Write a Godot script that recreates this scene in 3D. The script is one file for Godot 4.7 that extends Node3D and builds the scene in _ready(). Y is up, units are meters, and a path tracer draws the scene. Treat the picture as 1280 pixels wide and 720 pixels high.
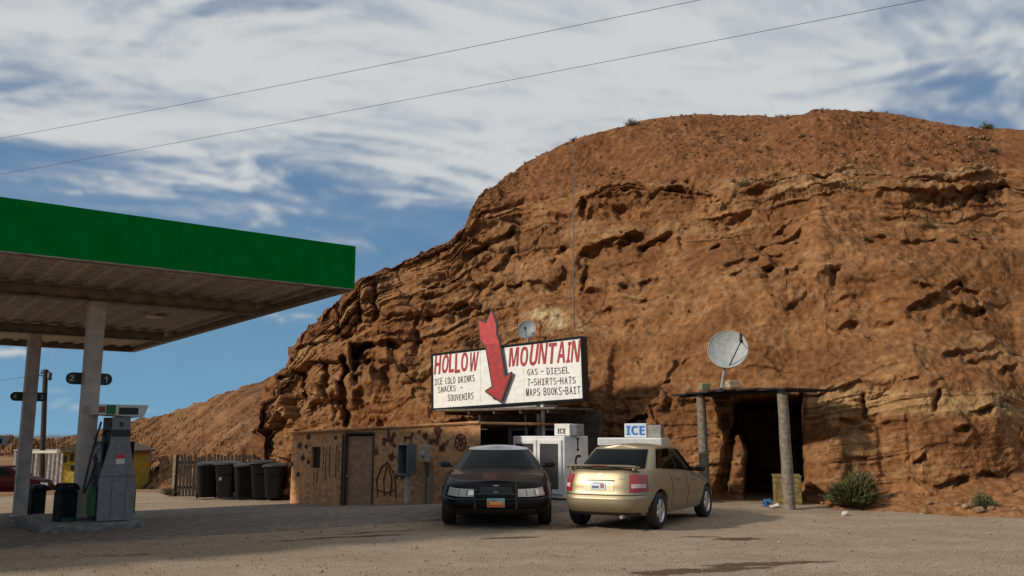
extends Node3D

# ------------------------------------------------------------------ camera and light
const FOCAL := 1110.0            # focal length of the photograph in its own pixels (1280 wide)
const EYE := 1.6
var pitch := atan(185.0 / 1110.0)
const SUN_AZ := 65.6             # the way sunlight travels, degrees right of straight ahead
const SUN_EL := 28.5
# station axes: front edge of the canopy runs along A, its depth along B (x right, y ahead)
const CORNER := Vector2(-2.82, 15.7)
const A := Vector2(0.8, 0.6)
const B := Vector2(-0.6, 0.8)
var rng := RandomNumberGenerator.new()
var taken := {}
var M := {}
var nz := {}

func _ready() -> void:
	rng.seed = 7
	var cam := Camera3D.new()
	cam.name = "camera"
	add_child(cam)
	cam.position = Vector3(0, EYE, 0)
	cam.rotation = Vector3(pitch, 0, 0)
	cam.fov = rad_to_deg(2.0 * atan(360.0 / FOCAL))
	cam.near = 0.1
	cam.far = 3000.0
	cam.current = true
	var sun := DirectionalLight3D.new()
	sun.name = "sun"
	add_child(sun)
	var az := deg_to_rad(SUN_AZ)
	var el := deg_to_rad(SUN_EL)
	var way := Vector3(sin(az) * cos(el), -sin(el), -cos(az) * cos(el))
	sun.look_at_from_position(Vector3.ZERO, way, Vector3.UP)
	sun.light_energy = 1.42
	sun.light_color = Color(1.0, 0.95, 0.87)
	sun.light_angular_distance = 3.5
	sun.shadow_enabled = true
	var we := WorldEnvironment.new()
	we.name = "world_environment"
	var env := Environment.new()
	env.background_mode = Environment.BG_SKY
	env.tonemap_mode = Environment.TONE_MAPPER_LINEAR
	env.tonemap_exposure = 0.8
	env.sdfgi_enabled = true
	env.ssao_enabled = true
	env.ssil_enabled = true
	noises()
	var sky := Sky.new()
	var sm := PanoramaSkyMaterial.new()
	sm.panorama = sky_picture()
	sm.energy_multiplier = 1.0
	sky.sky_material = sm
	env.sky = sky
	env.background_energy_multiplier = 1.0
	we.environment = env
	add_child(we)

	materials()
	late_materials()
	build_ground()
	build_mountain()
	build_far_hills()
	build_canopy()
	build_things()

func noise(seed_: int, freq: float, octaves := 4, kind := FastNoiseLite.TYPE_SIMPLEX_SMOOTH, fractal := FastNoiseLite.FRACTAL_FBM) -> FastNoiseLite:
	var n := FastNoiseLite.new()
	n.seed = seed_
	n.frequency = freq
	n.noise_type = kind
	n.fractal_type = fractal
	n.fractal_octaves = octaves
	return n

func noises() -> void:
	nz.big = noise(11, 0.16, 3)
	nz.mid = noise(12, 0.7, 4)
	nz.fine = noise(13, 3.2, 3)
	nz.cell = noise(15, 0.9, 2, FastNoiseLite.TYPE_CELLULAR, FastNoiseLite.FRACTAL_NONE)
	nz.ridge = noise(14, 0.55, 3, FastNoiseLite.TYPE_SIMPLEX_SMOOTH, FastNoiseLite.FRACTAL_RIDGED)
	nz.cell.cellular_return_type = FastNoiseLite.RETURN_DISTANCE2_SUB
	nz.cellv = noise(15, 0.9, 2, FastNoiseLite.TYPE_CELLULAR, FastNoiseLite.FRACTAL_NONE)
	nz.cellv.cellular_return_type = FastNoiseLite.RETURN_CELL_VALUE
	nz.wav = noise(20, 0.5, 2)
	nz.warp = noise(16, 0.12, 3)
	nz.tone = noise(17, 0.45, 5)
	nz.grain = noise(18, 6.0, 2)
	nz.dirt = noise(19, 0.9, 5)

func sky_picture() -> ImageTexture:
	var w := 2048
	var h := 1024
	var im := Image.create(w, h, false, Image.FORMAT_RGBF)
	var n1 := noise(41, 0.9, 5)
	var n2 := noise(42, 2.2, 5)
	var n3 := noise(43, 0.45, 3)
	var n4 := noise(44, 7.0, 4)
	var n5 := noise(45, 3.6, 5)
	im.fill(Color(0.16, 0.12, 0.085))
	for j in h / 2 + 2:
		var lat := PI * (0.5 - (j + 0.5) / h)
		var y := sin(lat)
		var c := cos(lat)
		var yy := maxf(y, 0.0)
		var t := pow(1.0 - yy, 3.2)
		var clear := Color(0.06, 0.145, 0.35).lerp(Color(0.225, 0.46, 0.66), t)
		var cov_h := smoothstep(0.13, 0.41, y)
		var k := 1.0 / (yy + 0.16)
		for i in w:
			var lon := TAU * ((i + 0.5) / w - 0.5)
			var px := sin(lon) * c * k
			var pz := cos(lon) * c * k
			# long streaks drawn out from left to right, a little slanted
			var u := px * 0.8 + pz * 0.45
			var v := pz * 1.0 - px * 0.30
			var wx := n3.get_noise_2d(u * 0.9, v * 1.4)
			var base := n1.get_noise_2d(u * 0.72 + wx * 0.9, v * 1.0 + wx * 0.5)
			var det := n2.get_noise_2d(u * 0.95 + base * 0.8, v * 1.5)
			var wisp := n4.get_noise_2d(u * 0.7 + wx, v * 1.3 + base * 0.4)
			var puff := n5.get_noise_2d(u * 1.1 + det * 0.5, v * 1.5)
			var dens := base * 0.85 + det * 0.52 + wisp * 0.26 + wx * 0.32 + puff * 0.20
			var cover := smoothstep(-0.30, 0.34, dens + cov_h * 0.98 - 0.53)
			var veil := clampf(0.10 + cov_h * 0.32 + det * 0.25, 0.0, 1.0) * smoothstep(0.05, 0.2, y)
			cover = 1.0 - (1.0 - cover) * (1.0 - veil * 0.7)
			var thick := smoothstep(0.05, 0.95, dens + cov_h * 0.35 + 0.22 + wisp * 0.3 + puff * 0.3)
			var lit := Color(0.50, 0.56, 0.645).lerp(Color(0.76, 0.78, 0.785), thick)
			im.set_pixel(i, j, clear.lerp(lit, clampf(cover, 0.0, 1.0)))
	return ImageTexture.create_from_image(im)

# ------------------------------------------------------------------ picture to place
func ray(px: float, py: float) -> Vector3:
	var d := Vector3((px - 640.0) / FOCAL, (360.0 - py) / FOCAL, -1.0)
	return d.rotated(Vector3.RIGHT, pitch)

func at_depth(px: float, py: float, z: float) -> Vector3:
	var d := ray(px, py)
	return Vector3(0, EYE, 0) + d * (z / -d.z)

func at_ground(px: float, py: float) -> Vector3:
	var d := ray(px, py)
	d /= -d.z
	var z := 4.0
	while z < 400.0:
		if EYE + d.y * z < ground_h(d.x * z, z):
			break
		z += 0.05
	return Vector3(d.x * z, ground_h(d.x * z, z), -z)

func pixel(p: Vector3) -> Vector2:
	var q := (p - Vector3(0, EYE, 0)).rotated(Vector3.RIGHT, -pitch)
	return Vector2(640.0 + FOCAL * q.x / -q.z, 360.0 - FOCAL * q.y / -q.z)

func scale_at(z: float) -> float:      # pixels of the photograph per metre
	return FOCAL / (z * cos(pitch))

func st(along: float, deep: float, y := 0.0) -> Vector3:   # station axes to place
	var p := CORNER + A * along + B * deep
	return Vector3(p.x, y, -p.y)

func on_ground(x: float, z: float) -> Vector3:
	return Vector3(x, ground_h(x, z), -z)

func ground_h(x: float, z: float) -> float:
	var p := (Vector2(x, z) - CORNER).dot(B)
	var g := 0.0
	g -= 0.067 * clampf(p - 3.6, 0.0, 7.4)
	g -= 0.015 * clampf(p - 11.0, 0.0, 14.0)
	g -= 0.05 * clampf(p - 25.0, 0.0, 34.0)
	return g

# ------------------------------------------------------------------ mesh building
class MB:
	var v := PackedVector3Array()
	var n := PackedVector3Array()
	var c := PackedColorArray()
	var uv := PackedVector2Array()
	var ix := PackedInt32Array()
	var colored := false
	func tri(a: Vector3, b: Vector3, d: Vector3, nn: Vector3) -> void:
		if (b - a).cross(d - a).dot(nn) > 0.0:
			var t := b
			b = d
			d = t
		var k := v.size()
		v.append(a); v.append(b); v.append(d)
		n.append(nn); n.append(nn); n.append(nn)
		ix.append(k); ix.append(k + 1); ix.append(k + 2)
	func quad(a: Vector3, b: Vector3, d: Vector3, e: Vector3, nn := Vector3.ZERO) -> void:
		if nn == Vector3.ZERO:
			nn = (d - a).cross(e - b).normalized()
		tri(a, b, d, nn)
		tri(a, d, e, nn)
	func smooth_tri(a: Vector3, b: Vector3, d: Vector3, na: Vector3, nb: Vector3, nd: Vector3) -> void:
		if (b - a).cross(d - a).dot(na + nb + nd) > 0.0:
			var t := b; b = d; d = t
			t = nb; nb = nd; nd = t
		var k := v.size()
		v.append(a); v.append(b); v.append(d)
		n.append(na); n.append(nb); n.append(nd)
		ix.append(k); ix.append(k + 1); ix.append(k + 2)
	func smooth_quad(a: Vector3, b: Vector3, d: Vector3, e: Vector3, na: Vector3, nb: Vector3, nd: Vector3, ne: Vector3) -> void:
		smooth_tri(a, b, d, na, nb, nd)
		smooth_tri(a, d, e, na, nd, ne)
	# box of a size round the origin of a transform, with chamfered edges
	func box(t: Transform3D, s: Vector3, bev := 0.0) -> void:
		var h := s * 0.5
		var b := minf(bev, minf(h.x, minf(h.y, h.z)) * 0.9)
		var ax := [Vector3.RIGHT, Vector3.UP, Vector3.BACK]
		for i in 3:
			var j := (i + 1) % 3
			var k := (i + 2) % 3
			for sg in [-1.0, 1.0]:
				var cc: Vector3 = ax[i] * h[i] * sg
				var uu: Vector3 = ax[j] * (h[j] - b)
				var ww: Vector3 = ax[k] * (h[k] - b)
				quad(t * (cc - uu - ww), t * (cc + uu - ww), t * (cc + uu + ww), t * (cc - uu + ww), (t.basis * (ax[i] * sg)).normalized())
				if b > 0.0:
					for sh in [-1.0, 1.0]:
						# chamfer between face i and face j
						var e1: Vector3 = ax[i] * h[i] * sg + ax[j] * (h[j] - b) * sh
						var e2: Vector3 = ax[i] * (h[i] - b) * sg + ax[j] * h[j] * sh
						quad(t * (e1 - ww), t * (e2 - ww), t * (e2 + ww), t * (e1 + ww), (t.basis * (ax[i] * sg + ax[j] * sh)).normalized())
		if b > 0.0:
			for sx in [-1.0, 1.0]:
				for sy in [-1.0, 1.0]:
					for sz in [-1.0, 1.0]:
						tri(t * Vector3(h.x * sx, (h.y - b) * sy, (h.z - b) * sz), t * Vector3((h.x - b) * sx, h.y * sy, (h.z - b) * sz), t * Vector3((h.x - b) * sx, (h.y - b) * sy, h.z * sz), (t.basis * Vector3(sx, sy, sz)).normalized())
	func bx(center: Vector3, s: Vector3, bev := 0.0) -> void:
		box(Transform3D(Basis(), center), s, bev)
	# round bar from a to b
	func bar(a: Vector3, b: Vector3, r0: float, r1 := -1.0, seg := 12, caps := true) -> void:
		if r1 < 0.0:
			r1 = r0
		var d := (b - a).normalized()
		var u := d.cross(Vector3.UP if absf(d.y) < 0.9 else Vector3.RIGHT).normalized()
		var w := d.cross(u)
		for i in seg:
			var t0 := TAU * i / seg
			var t1 := TAU * (i + 1) / seg
			var n0 := u * cos(t0) + w * sin(t0)
			var n1 := u * cos(t1) + w * sin(t1)
			smooth_quad(a + n0 * r0, a + n1 * r0, b + n1 * r1, b + n0 * r1, n0, n1, n1, n0)
			if caps:
				tri(a, a + n0 * r0, a + n1 * r0, -d)
				tri(b, b + n0 * r1, b + n1 * r1, d)
	func tube(pts: Array, r: float, seg := 8) -> void:
		for i in pts.size() - 1:
			bar(pts[i], pts[i + 1], r, r, seg, i == 0 or i == pts.size() - 2)
	# turned shape round the y axis of a transform: points are (radius, height)
	func lathe(t: Transform3D, pts: Array, seg := 24, sharp := 0.6) -> void:
		var nn := []
		for i in pts.size() - 1:
			var d: Vector2 = pts[i + 1] - pts[i]
			nn.append(Vector2(d.y, -d.x).normalized())
		for i in pts.size() - 1:
			var na: Vector2 = nn[i]
			var nb: Vector2 = nn[i]
			if i > 0 and nn[i].dot(nn[i - 1]) > sharp:
				na = (nn[i] + nn[i - 1]).normalized()
			if i < nn.size() - 1 and nn[i].dot(nn[i + 1]) > sharp:
				nb = (nn[i] + nn[i + 1]).normalized()
			for k in seg:
				var t0 := TAU * k / seg
				var t1 := TAU * (k + 1) / seg
				var c0 := Vector3(cos(t0), 0, sin(t0))
				var c1 := Vector3(cos(t1), 0, sin(t1))
				var p: Vector2 = pts[i]
				var q: Vector2 = pts[i + 1]
				var up := Vector3.UP
				smooth_quad(t * (c0 * p.x + up * p.y), t * (c1 * p.x + up * p.y), t * (c1 * q.x + up * q.y), t * (c0 * q.x + up * q.y),
					(t.basis * (c0 * na.x + up * na.y)).normalized(), (t.basis * (c1 * na.x + up * na.y)).normalized(), (t.basis * (c1 * nb.x + up * nb.y)).normalized(), (t.basis * (c0 * nb.x + up * nb.y)).normalized())
	# outline in the x,y plane of a transform, drawn out along z from 0 to depth
	func prism(t: Transform3D, poly: PackedVector2Array, depth: float) -> void:
		var ids := Geometry2D.triangulate_polygon(poly)
		for i in range(0, ids.size(), 3):
			for z in [0.0, depth]:
				var a := poly[ids[i]]
				var b := poly[ids[i + 1]]
				var d := poly[ids[i + 2]]
				tri(t * Vector3(a.x, a.y, z), t * Vector3(b.x, b.y, z), t * Vector3(d.x, d.y, z), (t.basis * Vector3(0, 0, 1.0 if (z > 0.0) == (depth > 0.0) and z != 0.0 else -1.0)).normalized())
		var cw := Geometry2D.is_polygon_clockwise(poly)
		for i in poly.size():
			var a := poly[i]
			var b := poly[(i + 1) % poly.size()]
			var o := Vector2((b - a).y, -(b - a).x).normalized() * (-1.0 if cw else 1.0)
			quad(t * Vector3(a.x, a.y, 0), t * Vector3(b.x, b.y, 0), t * Vector3(b.x, b.y, depth), t * Vector3(a.x, a.y, depth), (t.basis * Vector3(o.x, o.y, 0)).normalized())
	# a sheet of rows of points; normals are smoothed and turned to the side of «out»
	func sheet(rows: Array, out: Callable, cols: Array = []) -> void:
		var k := v.size()
		var nr := rows.size()
		var nc: int = rows[0].size()
		for i in nr:
			for j in nc:
				var du: Vector3 = rows[mini(i + 1, nr - 1)][j] - rows[maxi(i - 1, 0)][j]
				var dv: Vector3 = rows[i][mini(j + 1, nc - 1)] - rows[i][maxi(j - 1, 0)]
				var m := du.cross(dv).normalized()
				if m == Vector3.ZERO:
					m = Vector3.UP
				if m.dot(out.call(rows[i][j])) < 0.0:
					m = -m
				v.append(rows[i][j])
				n.append(m)
				if cols.size() > 0:
					colored = true
					c.append(cols[i][j])
		for i in nr - 1:
			for j in nc - 1:
				var a := k + i * nc + j
				var b := a + 1
				var d := a + nc + 1
				var e := a + nc
				if (v[b] - v[a]).cross(v[e] - v[a]).dot(n[a] + n[d]) > 0.0:
					ix.append_array([a, e, d, a, d, b])
				else:
					ix.append_array([a, b, d, a, d, e])
	func mesh() -> ArrayMesh:
		var arr := []
		arr.resize(Mesh.ARRAY_MAX)
		arr[Mesh.ARRAY_VERTEX] = v
		arr[Mesh.ARRAY_NORMAL] = n
		arr[Mesh.ARRAY_INDEX] = ix
		if colored:
			arr[Mesh.ARRAY_COLOR] = c
		if uv.size() == v.size() and uv.size() > 0:
			arr[Mesh.ARRAY_TEX_UV] = uv
		var m := ArrayMesh.new()
		m.add_surface_from_arrays(Mesh.PRIMITIVE_TRIANGLES, arr)
		return m

func numbered(called: String) -> String:
	if not taken.has(called):
		taken[called] = 0
		return called
	taken[called] += 1
	return "%s_%03d" % [called, taken[called]]

func put(mb, called: String, m: Material, parent: Node = null, at := Transform3D()) -> MeshInstance3D:
	var o := MeshInstance3D.new()
	o.mesh = mb if mb is Mesh else mb.mesh()
	o.material_override = m
	o.transform = at
	if parent == null:
		o.name = numbered(called)
		add_child(o)
	else:
		o.name = called
		parent.add_child(o, true)
	return o

func tag(o: Node, label: String, category: String, group := "") -> Node:
	o.set_meta("label", label)
	o.set_meta("category", category)
	if group != "":
		o.set_meta("group", group)
	return o

func thing(called: String, label: String, category: String, at := Transform3D(), group := "") -> Node3D:
	var o := Node3D.new()
	o.name = numbered(called)
	add_child(o)
	o.transform = at
	tag(o, label, category, group)
	return o

func structure(o: Node) -> Node:
	o.set_meta("kind", "structure")
	return o

func face_to(at: Vector3, deg: float) -> Transform3D:   # local +z looks to a compass angle: 0 towards the camera, positive to the camera's right
	return Transform3D(Basis(Vector3.UP, deg_to_rad(deg)), at)

func curve(keys: Array, x: float) -> float:    # smooth interpolation through (x, y) pairs
	if x <= keys[0].x:
		return keys[0].y
	for i in keys.size() - 1:
		if x <= keys[i + 1].x:
			var t: float = (x - keys[i].x) / (keys[i + 1].x - keys[i].x)
			return lerpf(keys[i].y, keys[i + 1].y, t)
	return keys[-1].y

func text(words: String, height: float, thick: float, font := "Droid Sans", bold := true) -> TextMesh:
	var t := TextMesh.new()
	var f := SystemFont.new()
	f.font_names = PackedStringArray([font])
	if bold:
		f.font_weight = 700
	t.font = f
	t.text = words
	t.font_size = 64
	t.pixel_size = height / 46.0
	t.depth = thick
	t.curve_step = 1.5
	return t

# text fitted to a width and cap height: left edge at x, foot at y, in the plane of a parent
func lettering(parent: Node, called: String, words: String, x: float, y: float, w: float, h: float, z: float, m: Material, shear := 0.0, font := "Droid Sans", bold := true, slope := 0.0) -> MeshInstance3D:
	var t := text(words, h, 0.01, font, bold)
	var bb := t.get_aabb()
	var sx := w / bb.size.x
	var sy := h / bb.size.y
	var b := Basis(Vector3(sx, slope * sx, 0), Vector3(shear * sy, sy, 0), Vector3(0, 0, 1))
	var o := MeshInstance3D.new()
	o.mesh = t
	o.material_override = m
	o.name = called
	o.transform = Transform3D(b, Vector3(x, y, z) - b * Vector3(bb.position.x, bb.position.y, bb.position.z))
	parent.add_child(o, true)
	return o

# ------------------------------------------------------------------ materials
func lin(r: float, g: float, b: float) -> Color:
	return Color(r, g, b).linear_to_srgb()

func plain(r: float, g: float, b: float, rough := 0.7, metal := 0.0) -> StandardMaterial3D:
	var m := StandardMaterial3D.new()
	m.albedo_color = lin(r, g, b)
	m.roughness = rough
	m.metallic = metal
	return m

func speck(seed_: int, freq: float, lo: Color, hi: Color, octaves := 5, size := 512, mid := 0.5) -> NoiseTexture2D:
	var t := NoiseTexture2D.new()
	t.width = size
	t.height = size
	t.seamless = true
	t.noise = noise(seed_, freq, octaves)
	var g := Gradient.new()
	g.colors = PackedColorArray([lo, lo.lerp(hi, 0.5), hi])
	g.offsets = PackedFloat32Array([0.25, mid, 0.75])
	t.color_ramp = g
	return t

func relief(seed_: int, freq: float, octaves := 5, size := 512) -> NoiseTexture2D:
	var t := NoiseTexture2D.new()
	t.width = size
	t.height = size
	t.seamless = true
	t.noise = noise(seed_, freq, octaves)
	return t

# a plain colour with mottling and fine relief, laid by world position
func mottled(r: float, g: float, b: float, vary: float, rough: float, scale: float, bump := 0.0, metal := 0.0) -> StandardMaterial3D:
	var m := plain(r, g, b, rough, metal)
	m.uv1_triplanar = true
	m.uv1_world_triplanar = true
	m.uv1_scale = Vector3.ONE * scale
	var key := "mot%.2f" % vary
	if not M.has(key):
		M[key] = speck(61 + int(vary * 100), 0.012, Color(1.0 - vary, 1.0 - vary, 1.0 - vary), Color(1, 1, 1))
	m.albedo_texture = M[key]
	if bump > 0.0:
		if not M.has("bump"):
			M.bump = relief(71, 0.02)
		m.heightmap_enabled = true
		m.heightmap_texture = M.bump
		m.heightmap_scale = bump
	return m

func materials() -> void:
	var rock := plain(1, 1, 1, 0.95)
	rock.vertex_color_use_as_albedo = true
	rock.uv1_triplanar = true
	rock.uv1_world_triplanar = true
	rock.uv1_scale = Vector3.ONE * 0.21
	rock.albedo_texture = speck(81, 0.02, Color(0.76, 0.73, 0.70), Color(1, 1, 1), 6, 1024)
	rock.heightmap_enabled = true
	rock.heightmap_texture = relief(82, 0.022, 7, 1024)
	rock.heightmap_scale = 3.6
	rock.metallic_specular = 0.2
	M.rock = rock
	var gr := plain(1, 1, 1, 0.95)
	gr.vertex_color_use_as_albedo = true
	gr.uv1_triplanar = true
	gr.uv1_world_triplanar = true
	gr.uv1_scale = Vector3.ONE * 0.28
	gr.albedo_texture = speck(83, 0.11, Color(0.66, 0.65, 0.63), Color(1, 1, 1), 5, 1024)
	gr.heightmap_enabled = true
	gr.heightmap_texture = relief(84, 0.12, 5, 1024)
	gr.heightmap_scale = 0.8
	gr.metallic_specular = 0.2
	M.gravel = gr
	var pad := plain(1, 1, 1, 0.85)
	pad.vertex_color_use_as_albedo = true
	pad.uv1_triplanar = true
	pad.uv1_world_triplanar = true
	pad.uv1_scale = Vector3.ONE * 0.3
	pad.albedo_texture = speck(85, 0.012, Color(0.8, 0.79, 0.78), Color(1, 1, 1), 6, 1024)
	pad.heightmap_enabled = true
	pad.heightmap_texture = M.gravel.heightmap_texture
	pad.heightmap_scale = 0.05
	pad.metallic_specular = 0.3
	M.pad = pad
	M.green = mottled(0.0, 0.155, 0.022, 0.06, 0.6, 0.4)
	M.green.metallic_specular = 0.05
	M.soffit = mottled(0.52, 0.44, 0.35, 0.2, 0.65, 0.6)
	M.beam = mottled(0.28, 0.225, 0.175, 0.3, 0.6, 0.6)
	M.white_steel = mottled(0.60, 0.53, 0.47, 0.16, 0.5, 0.5)
	M.concrete = mottled(0.27, 0.26, 0.24, 0.35, 0.9, 0.9, 0.4)
	M.black = plain(0.012, 0.012, 0.013, 0.5)
	M.rubber = plain(0.018, 0.018, 0.019, 0.75)
	M.dark_steel = plain(0.03, 0.032, 0.035, 0.45, 0.3)
	M.steel = plain(0.42, 0.43, 0.44, 0.4, 0.8)
	M.dull_steel = mottled(0.30, 0.30, 0.31, 0.2, 0.55, 1.5)
	M.chrome = plain(0.75, 0.75, 0.75, 0.18, 1.0)
	M.adobe = mottled(0.62, 0.315, 0.145, 0.25, 0.95, 0.8, 0.5)
	M.brown_paint = mottled(0.37, 0.205, 0.115, 0.2, 0.65, 0.7)
	M.brown_trim = plain(0.07, 0.042, 0.028, 0.7)
	M.paint_red = plain(0.09, 0.024, 0.015, 0.9)
	M.dark_glass = plain(0.01, 0.013, 0.016, 0.08)
	M.sign_white = mottled(0.80, 0.80, 0.78, 0.07, 0.5, 0.9)
	M.sign_red = mottled(0.42, 0.018, 0.022, 0.2, 0.5, 0.9)
	M.sign_red_bright = mottled(0.52, 0.035, 0.04, 0.15, 0.5, 0.9)
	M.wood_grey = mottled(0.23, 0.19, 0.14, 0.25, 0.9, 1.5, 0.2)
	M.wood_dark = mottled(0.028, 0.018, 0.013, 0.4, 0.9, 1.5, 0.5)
	M.white_paint = mottled(0.70, 0.70, 0.70, 0.08, 0.4, 0.6)

# ------------------------------------------------------------------ ground
func stepped(keys: Array) -> Array:     # [start, [end, step], ...]
	var out := [float(keys[0])]
	for i in range(1, keys.size()):
		var e: float = keys[i][0]
		var s: float = keys[i][1]
		var a: float = out[-1]
		var n := maxi(1, int(round((e - a) / s)))
		for k in n:
			out.append(a + (e - a) * (k + 1) / n)
	return out

func in_pad(x: float, z: float) -> float:   # metres inside the concrete apron, negative outside
	var q := Vector2(x, z) - CORNER
	return minf(q.dot(B) - 0.67 - 0.10 * nz.dirt.get_noise_1d(q.dot(A) * 1.3), minf(10.5 - q.dot(A), 13.2 - q.dot(B) + maxf(0.0, q.dot(A) - 1.0) * 0.3))

# brown oil stains soaked into the gravel, with ragged outlines, where the photograph shows them: picture x, y, half-length, half-width in metres, turn
var stains := [[925, 674, 0.50, 0.22, 0.1], [875, 671, 0.4, 0.10, 0.15], [960, 704, 0.95, 0.14, 0.25], [875, 713, 0.95, 0.2, 0.3], [640, 671, 0.45, 0.2, 0.2], [150, 693, 0.4, 0.06, 0.2], [430, 672, 1.1, 0.12, 0.4], [480, 664, 1.1, 0.10, 0.4]]

func build_ground() -> void:
	var xs := stepped([-1800.0, [-300.0, 300.0], [-60.0, 24.0], [-16.0, 2.0], [-11.0, 0.5], [13.0, 0.11], [18.0, 0.6], [60.0, 4.0], [300.0, 30.0], [1800.0, 300.0]])
	var zs := stepped([-300.0, [-20.0, 40.0], [2.0, 3.0], [10.0, 1.0], [21.0, 0.09], [30.0, 0.3], [60.0, 1.2], [110.0, 5.0], [300.0, 25.0], [1800.0, 250.0]])
	var oil_stains := []
	for s in stains:
		var p := at_ground(s[0], s[1])
		oil_stains.append([p.x, -p.z, s[2], s[3], s[4]])
	var rows := []
	var cols := []
	for z in zs:
		var r := PackedVector3Array()
		var c := PackedColorArray()
		for x in xs:
			var near := clampf((45.0 - absf(x) - absf(z - 15.0)) / 15.0, 0.0, 1.0)
			var h := ground_h(x, z)
			var pad := in_pad(x, z)
			var b: float = nz.dirt.get_noise_2d(x * 0.5, z * 0.5) * 0.035 + nz.mid.get_noise_2d(x * 2.4, z * 2.4) * 0.010 + nz.fine.get_noise_2d(x * 2.5, z * 2.5) * 0.006
			h += (b - 0.01) * near * clampf(-pad * 1.5, 0.0, 1.0)
			if pad > 0.0:
				h -= 0.03
			r.append(Vector3(x, h, -z))
			# tan grit, paler where it is worn, redder dirt in drifts
			var t: float = nz.dirt.get_noise_2d(x * 0.35 + 9.0, z * 0.7)
			var u: float = nz.tone.get_noise_2d(x * 1.6, z * 2.6)
			var g: float = nz.fine.get_noise_2d(x * 3.1, z * 3.1)
			var k := Color(0.40, 0.308, 0.225)
			k = k.lerp(Color(0.47, 0.375, 0.285), clampf(0.5 + t * 1.2, 0.0, 1.0))
			k = k.lerp(Color(0.42, 0.315, 0.215), clampf(u * 1.3, 0.0, 0.7))
			k = k * (1.0 + g * 0.22)
			for s in oil_stains:
				var dx: float = x - s[0]
				var dz: float = z - s[1]
				if absf(dx) < 1.6 and absf(dz) < 1.6:
					var ex: float = (dx * cos(s[4]) + dz * sin(s[4])) / s[2]
					var ez: float = (-dx * sin(s[4]) + dz * cos(s[4])) / s[3]
					var d: float = ex * ex + ez * ez + nz.mid.get_noise_2d(x * 2.0, z * 3.0) * 0.9
					k = k.lerp(Color(0.105, 0.062, 0.03), 0.85 * (1.0 - smoothstep(0.75, 1.0, d)))
			# outside the gravelled lot lies the bare red desert soil
			var lot := maxf(absf(x + 4.0) - 34.0, z - 38.0) + 5.0 * t
			if lot > 0.0:
				k = Color(0.34, 0.205, 0.115) * (1.0 + 0.3 * t + 0.2 * u)
			c.append(k)
		rows.append(r)
		cols.append(c)
	var mb := MB.new()
	mb.sheet(rows, func(_p): return Vector3.UP, cols)
	structure(put(mb, "ground", M.gravel))
	# concrete apron under and beside the canopy
	rows = []
	cols = []
	var nb := 70
	var na := 150
	for i in nb + 1:
		var r := PackedVector3Array()
		var c := PackedColorArray()
		for j in na + 1:
			var al := lerpf(-16.0, 10.5, float(j) / na)
			var edge: float = 0.67 + 0.10 * nz.dirt.get_noise_1d(al * 1.3) + 0.05 * nz.fine.get_noise_1d(al * 2.0)
			var dp := lerpf(edge, 13.0, pow(float(i) / nb, 1.4))
			var p := CORNER + A * al + B * dp
			var h := ground_h(p.x, p.y) + 0.022
			if i == 0:
				h -= 0.06
			if i == 1:
				h -= 0.004
			r.append(Vector3(p.x, h, -p.y))
			var t: float = nz.tone.get_noise_2d(p.x * 0.7, p.y * 0.7)
			var u: float = nz.dirt.get_noise_2d(p.x * 1.2 + 5.0, p.y * 1.2)
			var k := Color(0.20, 0.172, 0.15) * (1.0 + 0.35 * t)
			k = k.lerp(Color(0.27, 0.20, 0.14), clampf(u * 1.1 - 0.05 + maxf(0.0, 0.45 - dp + edge), 0.0, 0.75))
			c.append(k)
		rows.append(r)
		cols.append(c)
	mb = MB.new()
	mb.sheet(rows, func(_p): return Vector3.UP, cols)
	structure(put(mb, "concrete_apron", M.pad))

# ------------------------------------------------------------------ the sandstone hill

var skyline := [Vector2(300, 640), Vector2(314, 612), Vector2(320, 568), Vector2(328, 524), Vector2(336, 490), Vector2(346, 462), Vector2(362, 444), Vector2(372, 418), Vector2(384, 402), Vector2(398, 380), Vector2(420, 366), Vector2(448, 350), Vector2(480, 331), Vector2(520, 314), Vector2(556, 296), Vector2(574, 280), Vector2(588, 256), Vector2(594, 243), Vector2(612, 229), Vector2(640, 209), Vector2(680, 190), Vector2(720, 175), Vector2(760, 164), Vector2(800, 155), Vector2(840, 148), Vector2(880, 143), Vector2(930, 141), Vector2(980, 141), Vector2(1030, 139), Vector2(1060, 137), Vector2(1110, 136), Vector2(1160, 138), Vector2(1200, 143), Vector2(1240, 147), Vector2(1280, 151), Vector2(1400, 170), Vector2(1700, 260)]
var foot_z := [Vector2(300, 33.0), Vector2(330, 32.3), Vector2(355, 31.6), Vector2(430, 30.6), Vector2(560, 28.6), Vector2(650, 28.0), Vector2(735, 25.6), Vector2(800, 24.4), Vector2(870, 23.3), Vector2(905, 22.6), Vector2(995, 21.2), Vector2(1010, 20.7), Vector2(1040, 19.6), Vector2(1150, 18.2), Vector2(1280, 17.4), Vector2(1500, 16.5), Vector2(1700, 15.5)]
var line_talus := [Vector2(300, 640), Vector2(960, 632), Vector2(1000, 630), Vector2(1020, 622), Vector2(1050, 616), Vector2(1100, 611), Vector2(1150, 612), Vector2(1200, 606), Vector2(1240, 600), Vector2(1280, 588), Vector2(1400, 580), Vector2(1700, 570)]
var line_wall := [Vector2(300, 560), Vector2(356, 540), Vector2(430, 524), Vector2(560, 512), Vector2(650, 508), Vector2(740, 505), Vector2(800, 503), Vector2(870, 497), Vector2(1000, 491), Vector2(1060, 488), Vector2(1150, 484), Vector2(1220, 488), Vector2(1280, 492), Vector2(1700, 480)]
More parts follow.
